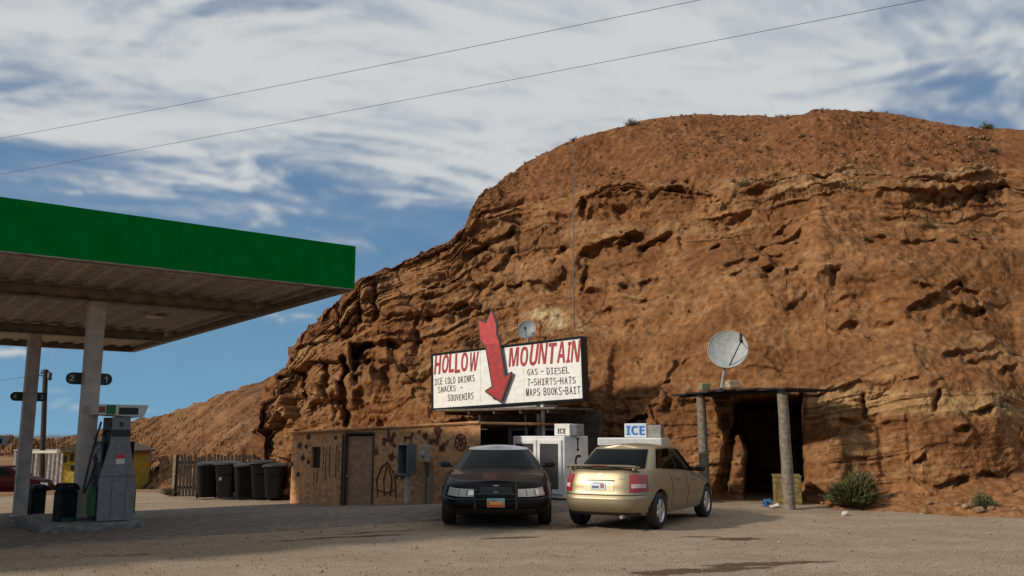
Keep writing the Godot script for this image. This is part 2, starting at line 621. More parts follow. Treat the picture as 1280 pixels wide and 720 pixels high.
var line_ledge := [Vector2(300, 520), Vector2(450, 352), Vector2(560, 302), Vector2(600, 262), Vector2(700, 240), Vector2(800, 232), Vector2(900, 232), Vector2(1000, 222), Vector2(1100, 218), Vector2(1200, 205), Vector2(1280, 194), Vector2(1700, 280)]
var slope_wall := [Vector2(300, 72.0), Vector2(560, 74.0), Vector2(740, 76.0), Vector2(900, 80.0), Vector2(1020, 76.0), Vector2(1280, 68.0), Vector2(1700, 60.0)]
var slope_mid := [Vector2(300, 70.0), Vector2(480, 67.0), Vector2(600, 62.0), Vector2(700, 58.0), Vector2(900, 53.0), Vector2(1100, 48.0), Vector2(1280, 46.0), Vector2(1700, 40.0)]
var slope_top := [Vector2(300, 60.0), Vector2(480, 55.0), Vector2(620, 46.0), Vector2(800, 41.0), Vector2(1000, 38.0), Vector2(1280, 36.0), Vector2(1700, 30.0)]

# hollows and overhangs, traced as lines along the lip: [depth in metres, height in pixels, points...]
var lips := [
	# thin-bedded caprock
	[0.55, 7, 610, 257, 640, 247, 668, 243, 685, 239], [0.5, 6, 655, 268, 690, 265, 718, 262], [0.8, 9, 730, 238, 750, 236, 770, 238, 800, 234], [0.8, 8, 815, 235, 845, 232, 868, 229], [0.7, 7, 787, 249, 820, 244, 850, 240, 884, 239],
	[0.7, 9, 735, 257, 760, 252, 790, 249], [0.4, 5, 885, 252, 900, 244], [0.4, 5, 838, 224, 872, 221], [0.5, 6, 916, 243, 940, 236, 975, 231], [0.5, 6, 1015, 226, 1045, 219, 1070, 215], [0.7, 12, 1020, 222, 1040, 220],
	[0.5, 7, 1165, 213, 1180, 209], [0.6, 9, 1158, 235, 1168, 230], [0.6, 9, 1176, 233, 1192, 229], [0.8, 12, 1202, 228, 1222, 222, 1246, 220, 1262, 219], [0.4, 5, 1132, 246, 1140, 243], [0.35, 5, 1190, 207, 1230, 202], [0.35, 4, 1252, 201, 1268, 199],
	[0.4, 6, 1095, 243, 1112, 235], [0.3, 4, 1130, 225, 1160, 231],
	# left shoulder below the caprock
	[0.5, 6, 580, 290, 605, 282, 622, 280], [0.8, 11, 580, 310, 600, 308, 620, 301, 636, 291, 644, 281], [0.5, 7, 650, 286, 672, 288], [0.5, 8, 604, 337, 625, 332, 642, 322], [0.6, 12, 690, 318, 700, 300, 706, 300],
	[0.5, 8, 613, 251, 626, 252],
	# the long slanting hollow right of the mast
	[0.6, 20, 722, 306, 740, 298, 760, 291, 785, 284, 800, 279], [0.5, 14, 800, 300, 815, 291, 835, 286, 852, 285], [0.5, 9, 895, 271, 915, 268, 938, 262],
	[0.6, 8, 570, 361, 590, 361, 606, 358], [0.7, 8, 618, 361, 650, 357, 684, 355, 700, 357], [0.8, 9, 722, 356, 740, 354, 752, 355], [0.5, 8, 765, 352, 785, 351], [0.5, 7, 540, 383, 565, 383, 585, 382, 600, 385],
	[0.8, 12, 535, 391, 560, 391, 580, 388, 600, 386], [0.5, 7, 528, 372, 556, 371], [0.5, 9, 528, 387, 545, 384],
	# left cliff
	[0.7, 10, 374, 432, 388, 428, 402, 426], [0.4, 6, 388, 415, 420, 414, 448, 413], [0.6, 9, 445, 420, 470, 421, 505, 421], [1.7, 44, 444, 432, 458, 430, 470, 434], [0.9, 26, 470, 434, 486, 430, 502, 430], [1.2, 22, 452, 458, 470, 456, 492, 458],
	[0.5, 6, 440, 402, 470, 401, 518, 398], [0.9, 12, 383, 501, 394, 500, 402, 504], [1.1, 20, 414, 498, 424, 496, 434, 500], [1.0, 22, 448, 492, 456, 490, 462, 494], [0.5, 10, 505, 458, 514, 462], [0.5, 10, 498, 478, 512, 486],
	# mid slope
	[1.0, 10, 957, 326, 970, 327, 984, 324], [0.6, 14, 958, 344, 966, 342], [0.5, 10, 986, 348, 1000, 345], [0.5, 10, 1028, 348, 1046, 342], [0.6, 10, 950, 310, 975, 298, 1000, 288], [0.3, 5, 968, 286, 990, 272],
	[0.35, 20, 1137, 381, 1160, 378, 1180, 372, 1200, 364], [0.35, 14, 1180, 360, 1200, 356, 1222, 362], [0.8, 9, 1138, 381, 1160, 385, 1190, 388, 1222, 388], [0.5, 12, 1223, 389, 1230, 386], [0.4, 6, 1140, 360, 1170, 366],
	[0.6, 9, 752, 380, 764, 378], [0.5, 8, 800, 344, 822, 340], [0.4, 5, 798, 366, 806, 364], [0.5, 11, 784, 392, 796, 388], [0.4, 6, 1050, 372, 1080, 366], [0.4, 6, 1096, 398, 1120, 396], [0.4, 7, 1050, 402, 1070, 398],
	[0.4, 5, 860, 318, 900, 306], [0.35, 5, 910, 340, 950, 328], [0.35, 5, 905, 360, 930, 352], [0.3, 5, 985, 390, 1010, 372], [0.35, 6, 1130, 300, 1170, 296], [0.4, 7, 1195, 300, 1220, 296], [0.4, 6, 1086, 300, 1110, 296],
	[0.4, 8, 1252, 462, 1270, 458], [0.4, 6, 1180, 440, 1250, 432], [0.3, 5, 1210, 450, 1275, 440], [0.3, 5, 1040, 430, 1060, 440],
	# the long crack above the lower wall, and the wall itself
	[1.0, 6, 1000, 488, 1040, 486, 1075, 482, 1100, 482, 1130, 481, 1148, 475], [0.6, 4, 1150, 484, 1170, 482, 1190, 480], [0.8, 6, 850, 494, 880, 492, 1000, 490], [0.5, 4, 1050, 524, 1075, 525, 1110, 525],
	[0.35, 6, 1192, 540, 1206, 538], [0.5, 5, 1226, 591, 1245, 592, 1276, 594], [0.6, 6, 1250, 606, 1265, 612, 1280, 608], [0.4, 8, 1170, 604, 1190, 600, 1206, 592], [0.35, 5, 1060, 572, 1080, 571], [0.3, 10, 1140, 576, 1156, 566],
	[0.5, 10, 1212, 518, 1236, 510], [0.4, 8, 1252, 506, 1275, 500], [0.35, 5, 1090, 492, 1110, 493], [0.5, 9, 824, 470, 838, 466, 846, 474], [0.4, 7, 842, 452, 856, 444], [0.6, 14, 782, 522, 805, 519], [0.5, 10, 794, 441, 800, 444],
	[0.5, 12, 906, 560, 918, 566], [0.4, 10, 898, 600, 908, 594],
]
# clefts that run down the face: [depth, half-width in pixels, points...]
var clefts := [
	[0.9, 3.0, 433, 452, 432, 490, 430, 528], [0.4, 2.0, 420, 372, 421, 414], [0.5, 2.2, 450, 368, 451, 402], [0.4, 2.0, 471, 362, 470, 398], [0.6, 3.0, 729, 244, 726, 262], [0.22, 4.0, 768, 438, 766, 470, 760, 500, 756, 548],
	[0.22, 3.4, 826, 476, 838, 492, 834, 512], [0.2, 2.5, 846, 448, 836, 466], [0.6, 5.0, 904, 520, 912, 548, 906, 580, 902, 610], [0.2, 4.0, 744, 470, 736, 505, 748, 560], [0.35, 2.0, 480, 440, 476, 470], [0.5, 2.5, 404, 456, 410, 500],
	[0.5, 2.5, 370, 464, 378, 500], [0.3, 2.0, 1078, 496, 1082, 522], [0.3, 2.0, 1172, 494, 1166, 516], [0.08, 3.0, 1096, 520, 1104, 590], [0.08, 3.0, 1135, 520, 1140, 600], 
	[0.35, 2.4, 524, 400, 520, 440], [0.4, 2.6, 640, 316, 628, 340], [0.3, 2.4, 705, 330, 690, 360], [0.45, 2.6, 730, 320, 726, 352],
	
]

const MAPW := 640
const MAPH := 360
var carve := PackedFloat32Array()

func carve_map() -> void:    # how far the face is set back, laid out as the face is seen
	carve.resize(MAPW * MAPH)
	for s in lips:
		for i in range(2, s.size() - 2, 2):
			var x0: float = s[i]
			var y0: float = s[i + 1]
			var x1: float = s[i + 2]
			var y1: float = s[i + 3]
			var first := i == 2
			var last: bool = i + 4 >= s.size()
			for px in range(int(x0 / 2.0) - (2 if first else 0), int(x1 / 2.0) + (3 if last else 0)):
				if px < 0 or px >= MAPW:
					continue
				var t := (px * 2.0 - x0) / maxf(x1 - x0, 1.0)
				var ly: float = lerpf(y0, y1, clampf(t, 0.0, 1.0)) + 4.0 * nz.wav.get_noise_1d(px * 0.14 + s[3])
				var ends := 1.0
				if first:
					ends = minf(ends, clampf((px * 2.0 - x0 + 5.0) / 7.0, 0.0, 1.0))
				if last:
					ends = minf(ends, clampf((x1 + 5.0 - px * 2.0) / 7.0, 0.0, 1.0))
				var th: float = s[1] * (0.58 + 0.4 * nz.wav.get_noise_1d(px * 0.17 + s[3] * 3.0))
				var dep: float = minf(s[0], th / 45.0 * 2.8) * ends
				for py in range(maxi(0, int((ly - 12.0) / 2.0)), mini(MAPH, int((ly + th * 2.1 + 4.0) / 2.0) + 1)):
					var dy: float = py * 2.0 - ly
					var f := 0.0
					if dy < 0.0:
						f = 0.30 * smoothstep(-12.0, -1.0, dy)          # the lip stands proud
					elif dy < th:
						f = -smoothstep(0.0, 2.5, dy) * lerpf(1.0, 0.75, dy / th)
					else:
						f = -0.75 * (1.0 - smoothstep(th, th * 2.0 + 3.0, dy))
					f *= clampf(0.85 + 0.9 * nz.wav.get_noise_2d(px * 0.11, py * 0.22), 0.25, 1.5)
					var k := py * MAPW + px
					if f < 0.0:
						carve[k] = minf(carve[k], f * dep)
					elif carve[k] >= 0.0:
						carve[k] = maxf(carve[k], f * dep)
	for s in clefts:
		for i in range(2, s.size() - 2, 2):
			var a := Vector2(s[i], s[i + 1])
			var b := Vector2(s[i + 2], s[i + 3])
			var hw: float = s[1]
			for py in range(maxi(0, int((minf(a.y, b.y) - hw * 2) / 2)), mini(MAPH, int((maxf(a.y, b.y) + hw * 2) / 2) + 1)):
				for px in range(maxi(0, int((minf(a.x, b.x) - hw * 3) / 2)), mini(MAPW, int((maxf(a.x, b.x) + hw * 3) / 2) + 1)):
					var p := Vector2(px * 2.0 + 3.0 * nz.wav.get_noise_1d(py * 0.2 + s[2]), py * 2.0)
					var d := p.distance_to(Geometry2D.get_closest_point_to_segment(p, a, b))
					var f: float = -s[0] * (1.0 - smoothstep(hw * 0.3, hw * 2.2, d))
					var k := py * MAPW + px
					carve[k] = minf(carve[k], f) if f < 0.0 else carve[k]

func carved(p: Vector2) -> float:
	var x := clampf(p.x / 2.0, 0.0, MAPW - 1.01)
	var y := clampf(p.y / 2.0, 0.0, MAPH - 1.01)
	var i := int(x)
	var j := int(y)
	var fx := x - i
	var fy := y - j
	var k := j * MAPW + i
	return lerpf(lerpf(carve[k], carve[k + 1], fx), lerpf(carve[k + MAPW], carve[k + MAPW + 1], fx), fy)

# outline of the cave mouth under the porch; it only sets the shape of the rock, no colour depends on it
var mouth := PackedVector2Array([Vector2(931, 640), Vector2(926, 610), Vector2(930, 560), Vector2(922, 540), Vector2(908, 545), Vector2(914, 520), Vector2(913, 498), Vector2(925, 486), Vector2(1002, 486), Vector2(1003, 540), Vector2(998, 552), Vector2(1005, 572), Vector2(1002, 596), Vector2(986, 606), Vector2(984, 640)])

func inside_mouth(p: Vector2) -> float:
	if p.x < 895 or p.x > 1015 or p.y < 470:
		return 0.0
	var d := 1e9
	for i in mouth.size():
		d = minf(d, p.distance_to(Geometry2D.get_closest_point_to_segment(p, mouth[i], mouth[(i + 1) % mouth.size()])))
	if not Geometry2D.is_point_in_polygon(p, mouth):
		d = -d
	return smoothstep(-1.5, 6.0, d)

func build_mountain() -> void:
	carve_map()
	var px := stepped([303.0, [1290.0, 1.05], [1700.0, 9.0]])
	var nrow := [34, 130, 210, 110, 26]
	var cols := px.size()
	var total := 0
	for n in nrow:
		total += n
	total += 1
	var flat := PackedVector3Array()
	var face := PackedVector3Array()
	flat.resize(cols * total)
	face.resize(cols * total)
	for j in cols:
		var x: float = px[j]
		var d := ray(x, 545.0)
		var radial := Vector3(d.x, 0, d.z).normalized()
		var per_z := 1.0 / -radial.z       # distance along the ray per metre ahead
		var r: float = curve(foot_z, x) * per_z
		var fp := radial * r
		var h := ground_h(fp.x, -fp.z) - 0.25
		r -= 0.0
		var sky_y := curve(skyline, x)
		# radial slope of sight for a picture height in this column
		var sight := func(y: float) -> float:
			var q := ray(x, y)
			return q.y / sqrt(q.x * q.x + q.z * q.z)
		var want := [maxf(curve(line_talus, x), sky_y + 12.0), maxf(curve(line_wall, x), sky_y + 8.0), maxf(curve(line_ledge, x), sky_y + 4.0), sky_y]
		var slope := [18.0, curve(slope_wall, x), curve(slope_mid, x), curve(slope_top, x)]
		var row := 0
		var knots := [Vector2(r, h)]
		for s in 4:
			var t: float = sight.call(want[s])
			var tn := tan(deg_to_rad(slope[s]))
			# meet the line of sight: EYE + t * r = h + tn * (r' - r)
			var dr: float = maxf(0.02, (EYE + t * r - h) / maxf(0.08, tn - t))
			h += tn * dr
			r += dr
			knots.append(Vector2(r, h))
		var t_sky: float = sight.call(sky_y)
		knots.append(Vector2(r + 22.0, h + 22.0 * (t_sky - 0.42)))
		var line := []
		for s in 5:
			for i in nrow[s]:
				line.append(knots[s].lerp(knots[s + 1], pow(float(i) / nrow[s], 1.8 if s == 4 else 1.0)))
		line.append(knots[5])
		# round off the breaks between the beds
		for it in 10:
			var prev: Vector2 = line[0]
			for i in range(1, line.size() - 1):
				var cur: Vector2 = line[i]
				line[i] = prev * 0.25 + cur * 0.5 + line[i + 1] * 0.25
				prev = cur
		for i in total:
			var q: Vector2 = line[i]
			flat[i * cols + j] = radial * q.x + Vector3.UP * q.y
			var e: Vector2 = (line[mini(i + 1, total - 1)] - line[maxi(i - 1, 0)]).normalized()
			face[i * cols + j] = -radial * e.y + Vector3.UP * e.x
	# let the face also turn with the plan of the hill
	for i in total:
		for j in range(1, cols - 1):
			var du := flat[i * cols + j + 1] - flat[i * cols + j - 1]
			var u := du.normalized()
			var f := face[i * cols + j]
			f = (f - u * f.dot(u) * 0.5)
			face[i * cols + j] = f.normalized()
	var v := PackedVector3Array()
	var c := PackedColorArray()
	v.resize(cols * total)
	c.resize(cols * total)
	for i in total:
		for j in cols:
			var k := i * cols + j
			var p := flat[k]
			var f := face[k]
			var at := pixel(p)
			var talus := 1.0 - smoothstep(nrow[0] * 0.8, nrow[0] * 1.25, float(i))
			if px[j] < 985.0:
				talus = 0.0
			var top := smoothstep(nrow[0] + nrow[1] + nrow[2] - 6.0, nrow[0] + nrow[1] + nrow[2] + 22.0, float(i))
			var caprock := exp(-pow((i - (nrow[0] + nrow[1] + nrow[2] - 14.0)) / 30.0, 2.0))
			var leftness := 1.0 - smoothstep(560.0, 760.0, px[j])
			var wx: float = nz.warp.get_noise_3dv(p * 1.0)
			var big: float = nz.big.get_noise_3dv(p)
			var mid: float = nz.mid.get_noise_3dv(p)
			var fine: float = nz.fine.get_noise_3dv(p)
			var rid: float = nz.ridge.get_noise_3dv(p * Vector3(1, 1.5, 1))
			# beds: layers that follow the ledges round the hill, each standing out or weathered back
			var lay: float = i * 0.031 + wx * 0.55 + nz.mid.get_noise_3dv(p * 0.45) * 0.16
			var bed: float = nz.wav.get_noise_2d(lay * 2.3, 3.0 + p.x * 0.10)
			var bed2: float = nz.wav.get_noise_2d(lay * 6.0, 40.0 + p.x * 0.22)
			var gully: float = nz.mid.get_noise_2d(p.x * 1.1 + p.y * 0.35, -p.z * 0.3 + 50.0)
			var rough := 1.0 - 0.75 * talus
			var wall := (1.0 - smoothstep(nrow[0] + nrow[1] - 10.0, nrow[0] + nrow[1] + 25.0, float(i)))
			var q := p * Vector3(0.62, 1.0, 0.62) + Vector3(mid, wx, mid) * 0.5
			var crack: float = nz.cell.get_noise_3dv(q)             # -1 at a joint, rising inside a block
			var block: float = nz.cellv.get_noise_3dv(q)
			var blocky := clampf(0.08 + 0.95 * leftness * (1.0 - top) + 0.35 * wall + 0.5 * caprock, 0.0, 1.0) * rough
			var patch := clampf(0.55 + nz.big.get_noise_3dv(p * 1.7 + Vector3(0, 30, 0)) * 1.8, 0.0, 1.0)
			# run-off streaks that slant down the mud slope
			var flow: float = nz.mid.get_noise_3dv(Vector3(p.x * 0.45 + p.y * 0.75, p.y * 0.5 - p.x * 0.5, p.z * 0.4) * 1.3)
			var soft := 1.0 - 0.30 * (1.0 - leftness) * (1.0 - caprock)
			var off := big * 0.75 * rough + mid * 0.17 * rough * soft + fine * 0.05 * (0.5 + 0.5 * rough) * soft + (rid - 0.35) * 0.13 * rough * (0.25 + 1.0 * leftness)
			off += block * 0.16 * blocky - (1.0 - smoothstep(-1.0, -0.84, crack)) * 0.15 * blocky * patch
			off += flow * 0.15 * (1.0 - blocky) * (1.0 - 0.5 * top) * rough
			off += gully * 0.08 * (1.0 - talus) * (1.0 - caprock * 0.5)
			off += nz.grain.get_noise_3dv(p) * 0.014 + nz.grain.get_noise_3dv(p * 0.45) * 0.035 * (1.0 - 0.5 * leftness)
			# ledges are cut level into the face, so that they overhang
			var ledge := (smoothstep(-0.03, 0.06, bed) - 0.5) * (0.09 + 0.27 * caprock + 0.06 * leftness) * patch
			ledge += (smoothstep(-0.03, 0.05, bed2) - 0.5) * (0.035 + 0.15 * caprock + 0.02 * leftness) * (0.3 + 0.7 * patch)
			ledge *= rough * (1.0 - 0.85 * top)
			var near_top := clampf((total - nrow[4] - i) / 20.0, lerpf(0.35, 1.0, leftness), 1.0)
			off *= near_top
			if i < nrow[0] + nrow[1] + nrow[2] + nrow[3] + 3:
				ledge += carved(at)
			v[k] = p + f * off + Vector3(-p.x, 0, -p.z).normalized() * ledge
			var edge := 1.0 - smoothstep(330.0, 470.0, px[j])
			if edge > 0.0:      # the broken left end of the cliff also bulges sideways
				var lat := Vector3(-p.z, 0, p.x).normalized()
				v[k] -= lat * edge * (0.55 * nz.mid.get_noise_3dv(Vector3(p.y * 0.9, 7.0, p.z * 0.3)) + 0.30 * block + 0.5 * nz.big.get_noise_3dv(p * Vector3(0.4, 1.8, 0.4)) + 0.06 * fine)
			var hole := inside_mouth(at) if i < nrow[0] + nrow[1] + 40 else 0.0
			if hole > 0.0:
				var away := Vector3(p.x, 0, p.z).normalized()
				v[k] += away * hole * 5.0
				if at.y > 560.0:
					v[k].y = lerpf(v[k].y, v[k].y - 0.3, hole)
			# stone: rusty orange, browner on the upper slope, pale buff in some beds
			var t: float = nz.tone.get_noise_3dv(p)
			var t2: float = nz.tone.get_noise_3dv(p * 3.1 + Vector3(40, 0, 0))
			var t3: float = nz.big.get_noise_3dv(p * Vector3(1.6, 3.2, 1.6) + Vector3(9, 0, 0))
			var k0 := Color(0.335, 0.166, 0.074)
			k0 = k0.lerp(Color(0.215, 0.098, 0.042), clampf(0.42 + t * 1.5, 0.0, 1.0))
			k0 = k0.lerp(Color(0.375, 0.218, 0.108), clampf(t2 * 1.2 + t3 * 0.8 - 0.08, 0.0, 0.8))
			k0 = k0.lerp(Color(0.44, 0.29, 0.155), clampf(bed * 1.6, 0.0, 0.75) * (0.22 + 0.65 * caprock + 0.2 * leftness))
			k0 = k0.lerp(Color(0.17, 0.075, 0.034), clampf(-bed2 * 1.4, 0.0, 0.45) * (0.35 + 0.65 * patch))
			k0 = k0.lerp(Color(0.20, 0.094, 0.042), clampf(-t3 * 2.2 - 0.15, 0.0, 0.6))      # dark varnish in patches
			# red mudstone over the caprock, ragged edge; its darkness partly paints in grazing light
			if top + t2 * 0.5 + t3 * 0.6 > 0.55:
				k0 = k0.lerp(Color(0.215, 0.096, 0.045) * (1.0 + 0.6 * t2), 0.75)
			# pale bed at the head of the lower wall, the buff blocks above the sign
			if px[j] > 1010.0:
				var by: float = (at.y - (503.0 + 0.004 * (px[j] - 1010.0))) / 17.0 + wx
				k0 = k0.lerp(Color(0.45, 0.285, 0.14) * (1.0 + 0.25 * t2), 0.85 * exp(-by * by * by * by))
			var bx_ := (at.x - 690.0) / 38.0
			var bz_ := (at.y - 407.0) / 17.0
			k0 = k0.lerp(Color(0.58, 0.47, 0.28), 0.9 * clampf(exp(-pow(bx_ * bx_ + bz_ * bz_, 2.0)) * (0.55 + t2 * 2.0), 0.0, 1.0))
			k0 = k0.lerp(Color(0.32, 0.158, 0.072) * (1.0 + 0.25 * t2), talus * 0.8)
			k0 *= 0.95 + fine * 0.20 + nz.grain.get_noise_3dv(p * 0.7) * 0.22
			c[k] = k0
	var mb := MB.new()
	mb.v = v
	mb.c = c
	mb.colored = true
	var ix := PackedInt32Array()
	ix.resize((total - 1) * (cols - 1) * 6)
	var w := 0
	for i in total - 1:
		for j in cols - 1:
			var a := i * cols + j
			ix[w] = a; ix[w + 1] = a + cols; ix[w + 2] = a + cols + 1
			ix[w + 3] = a; ix[w + 4] = a + cols + 1; ix[w + 5] = a + 1
			w += 6
	mb.ix = ix
	var n := PackedVector3Array()
	n.resize(cols * total)
	for i in total:
		for j in cols:
			var a := v[mini(i + 1, total - 1) * cols + j] - v[maxi(i - 1, 0) * cols + j]
			var b := v[i * cols + mini(j + 1, cols - 1)] - v[i * cols + maxi(j - 1, 0)]
			n[i * cols + j] = b.cross(a).normalized()
	mb.n = n
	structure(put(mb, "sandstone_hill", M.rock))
	hill_v = v
	hill_n = n
	hill_cols = cols
	hill_px = px

var hill_v := PackedVector3Array()
var hill_n := PackedVector3Array()
var hill_cols := 0
var hill_px := []

# the point of the built hill that is seen at a picture position (the nearest one)
func on_hill(x: float, y: float) -> Vector3:
	var best := Vector3.ZERO
	var bd := 1e9
	var j0 := 0
	for j in hill_cols:
		if hill_px[j] <= x:
			j0 = j
	for j in range(maxi(0, j0 - 4), mini(hill_cols, j0 + 5)):
		var i := j
		while i < hill_v.size() - 26 * hill_cols:
			var d := pixel(hill_v[i]).distance_to(Vector2(x, y)) + hill_v[i].length() * 0.15
			if d < bd:
				bd = d
				best = hill_v[i]
			i += hill_cols
	return best

func build_far_hills() -> void:
	# the low slope behind the bins and the shed
	var line := [Vector2(-60, 552), Vector2(0, 547), Vector2(28, 551), Vector2(60, 553), Vector2(100, 545), Vector2(150, 533), Vector2(200, 520), Vector2(250, 505), Vector2(300, 486), Vector2(345, 470), Vector2(420, 440), Vector2(560, 400)]
	var rows := []
	var cols := []
	for i in 150:
		var r := PackedVector3Array()
		var c := PackedColorArray()
		for j in 420:
			var x := lerpf(-60.0, 480.0, j / 419.0)
			var near := curve([Vector2(-60, 190.0), Vector2(30, 170.0), Vector2(70, 110.0), Vector2(130, 74.0), Vector2(200, 56.0), Vector2(300, 46.0), Vector2(480, 44.0)], x)
			var t := i / 149.0
			var z := near * (1.0 + 0.75 * pow(t, 1.15))
			var zt := near * 1.75
			var p := at_depth(x, 545.0, z)
			var crest := at_depth(x, curve(line, x), zt).y
			var g := ground_h(p.x, z) - 0.3
			var s := smoothstep(0.0, 1.0, t) * 0.45 + t * 0.55
			var h := lerpf(g, crest, s)
			var n: float = nz.big.get_noise_2d(p.x * 0.5, z * 0.5) * 1.3 + nz.mid.get_noise_2d(p.x * 0.35, z * 0.35) * 0.7 + nz.mid.get_noise_2d(p.x * 1.3, z * 1.3) * 0.35 + nz.ridge.get_noise_2d(p.x * 0.5, z * 0.5) * 0.5
			h += n * minf(1.0, t * 5.0) * (1.0 - 0.6 * t) * near / 60.0
			r.append(Vector3(p.x, h, -z))
			var k := Color(0.17, 0.082, 0.04).lerp(Color(0.26, 0.145, 0.075), clampf(0.5 + nz.tone.get_noise_2d(p.x * 0.35, z * 0.5) * 1.6, 0.0, 1.0))
			k *= 1.0 + 0.5 * nz.mid.get_noise_2d(p.x * 0.9, z * 0.9) + 0.25 * nz.fine.get_noise_2d(p.x, z)
			c.append(k)
		rows.append(r)
		cols.append(c)
	var mb := MB.new()
	mb.sheet(rows, func(_p): return Vector3(0, 1, 0.3), cols)
	structure(put(mb, "terrain_slope", M.rock))

# ------------------------------------------------------------------ filling station
const SOFFIT := 4.2
const FASCIA_TOP := 4.98
const CAN_LEN := 15.5
const CAN_DEEP := 15.0

func st_basis() -> Basis:      # local x along the canopy front, z out of its front towards the camera
	return Basis(Vector3(A.x, 0, -A.y), Vector3.UP, Vector3(-B.x, 0, B.y))

func build_canopy() -> void:
	var o := thing("gas_canopy", "large flat filling station canopy with plain green fascia on pale square columns", "canopy", Transform3D(st_basis(), st(0, 0, 0)))
	# local frame: x along (0 at the right end, negative to the left), z = -deep
	var mb := MB.new()
	mb.bx(Vector3(-CAN_LEN / 2, FASCIA_TOP - 0.10, -CAN_DEEP / 2), Vector3(CAN_LEN - 0.16, 0.06, CAN_DEEP - 0.16))
	put(mb, "roof_deck", M.beam, o)
	var panel := MB.new()
	panel.bx(Vector3.ZERO, Vector3(3.098, FASCIA_TOP - SOFFIT, 0.05), 0.002)
	var pm := panel.mesh()
	for i in 5:
		put(pm, "fascia_panel", M.green, o, Transform3D(Basis(), Vector3(-3.1 * i - 1.55, (FASCIA_TOP + SOFFIT) / 2, -0.025)))
		put(pm, "fascia_panel", M.green, o, Transform3D(Basis(), Vector3(-3.1 * i - 1.55, (FASCIA_TOP + SOFFIT) / 2, -CAN_DEEP + 0.025)))
	var side := MB.new()
	side.bx(Vector3.ZERO, Vector3(0.05, FASCIA_TOP - SOFFIT, (CAN_DEEP - 0.11) / 5.0 - 0.008), 0.006)
	var sm := side.mesh()
	for i in 5:
		for x in [-0.027, -CAN_LEN + 0.027]:
			put(sm, "fascia_panel", M.green, o, Transform3D(Basis(), Vector3(x, (FASCIA_TOP + SOFFIT) / 2 - 0.004, -0.055 - (CAN_DEEP - 0.11) / 5.0 * (i + 0.5))))
	# brown liner behind the fascia
	mb = MB.new()
	mb.bx(Vector3(-CAN_LEN / 2, 4.45, -0.075), Vector3(CAN_LEN - 0.2, 0.5, 0.03))
	mb.bx(Vector3(-CAN_LEN / 2, 4.45, -CAN_DEEP + 0.075), Vector3(CAN_LEN - 0.2, 0.5, 0.03))
	mb.bx(Vector3(-0.08, 4.45, -CAN_DEEP / 2), Vector3(0.03, 0.5, CAN_DEEP - 0.2))
	mb.bx(Vector3(-CAN_LEN + 0.08, 4.45, -CAN_DEEP / 2), Vector3(0.03, 0.5, CAN_DEEP - 0.2))
	put(mb, "fascia_liner", M.beam, o)
	# drip edge under the fascia
	mb = MB.new()
	mb.bx(Vector3(-CAN_LEN / 2, SOFFIT - 0.012, -0.07), Vector3(CAN_LEN - 0.02, 0.02, 0.16))
	mb.bx(Vector3(-CAN_LEN / 2, SOFFIT - 0.012, -CAN_DEEP + 0.07), Vector3(CAN_LEN - 0.02, 0.02, 0.16))
	mb.bx(Vector3(-0.08, SOFFIT - 0.016, -CAN_DEEP / 2), Vector3(0.18, 0.02, CAN_DEEP - 0.34))
	mb.bx(Vector3(-CAN_LEN + 0.08, SOFFIT - 0.016, -CAN_DEEP / 2), Vector3(0.18, 0.02, CAN_DEEP - 0.34))
	put(mb, "edge_trim", M.beam, o)
	# deck pans across the beams
	var pan := MB.new()
	var n := 38
	var pw := (CAN_LEN - 0.2) / n
	pan.prism(Transform3D(Basis(), Vector3(0, 0, -CAN_DEEP / 2 + 0.12)), PackedVector2Array([Vector2(-pw / 2 + 0.004, 0.07), Vector2(-pw / 2 + 0.004, 0.0), Vector2(-pw / 2 + 0.05, 0.0), Vector2(-pw / 2 + 0.075, 0.045), Vector2(pw / 2 - 0.075, 0.045), Vector2(pw / 2 - 0.05, 0.0), Vector2(pw / 2 - 0.004, 0.0), Vector2(pw / 2 - 0.004, 0.07)]), CAN_DEEP - 0.24)
	var panm := pan.mesh()
	var tones := [mottled(0.48, 0.40, 0.31, 0.2, 0.6, 0.6), M.soffit, mottled(0.56, 0.475, 0.38, 0.2, 0.65, 0.6), mottled(0.44, 0.36, 0.275, 0.2, 0.65, 0.6)]
	for i in n:
		put(panm, "deck_pan", tones[rng.randi() % 4], o, Transform3D(Basis(), Vector3(-0.1 - pw * (i + 0.5), SOFFIT + 0.12, -CAN_DEEP / 2)))
	for d in [3.62, 10.2]:
		mb = MB.new()
		mb.bx(Vector3(-CAN_LEN / 2, 4.09, -d), Vector3(CAN_LEN - 0.9, 0.02, 0.24), 0.004)
		mb.bx(Vector3(-CAN_LEN / 2, 4.20, -d), Vector3(CAN_LEN - 0.9, 0.22, 0.02))
		mb.bx(Vector3(-CAN_LEN / 2, 4.305, -d), Vector3(CAN_LEN - 0.3, 0.02, 0.24), 0.004)
		put(mb, "beam", M.beam, o)
		for a in [-3.5, -11.8]:
			mb = MB.new()
			var foot := st(a, d)
			var g := ground_h(foot.x, -foot.z)
			mb.bx(Vector3(a, (4.08 + g) / 2, -d), Vector3(0.28, 4.08 - g, 0.28), 0.012)
			mb.bx(Vector3(a, g + 0.17, -d), Vector3(0.40, 0.02, 0.40), 0.004)
			put(mb, "column", M.white_steel, o)
	for p in [[-1.6, 6.9], [-6.4, 6.9], [-6.4, 12.6]]:
		mb = MB.new()
		mb.bx(Vector3(p[0], SOFFIT + 0.115, -p[1]), Vector3(0.4, 0.03, 0.4), 0.012)
		var f := put(mb, "light_fitting", M.white_steel, o)
		mb = MB.new()
		mb.bx(Vector3(p[0], SOFFIT + 0.096, -p[1]), Vector3(0.3, 0.012, 0.3), 0.004)
		put(mb, "lens", plain(0.6, 0.6, 0.56, 0.25), f)
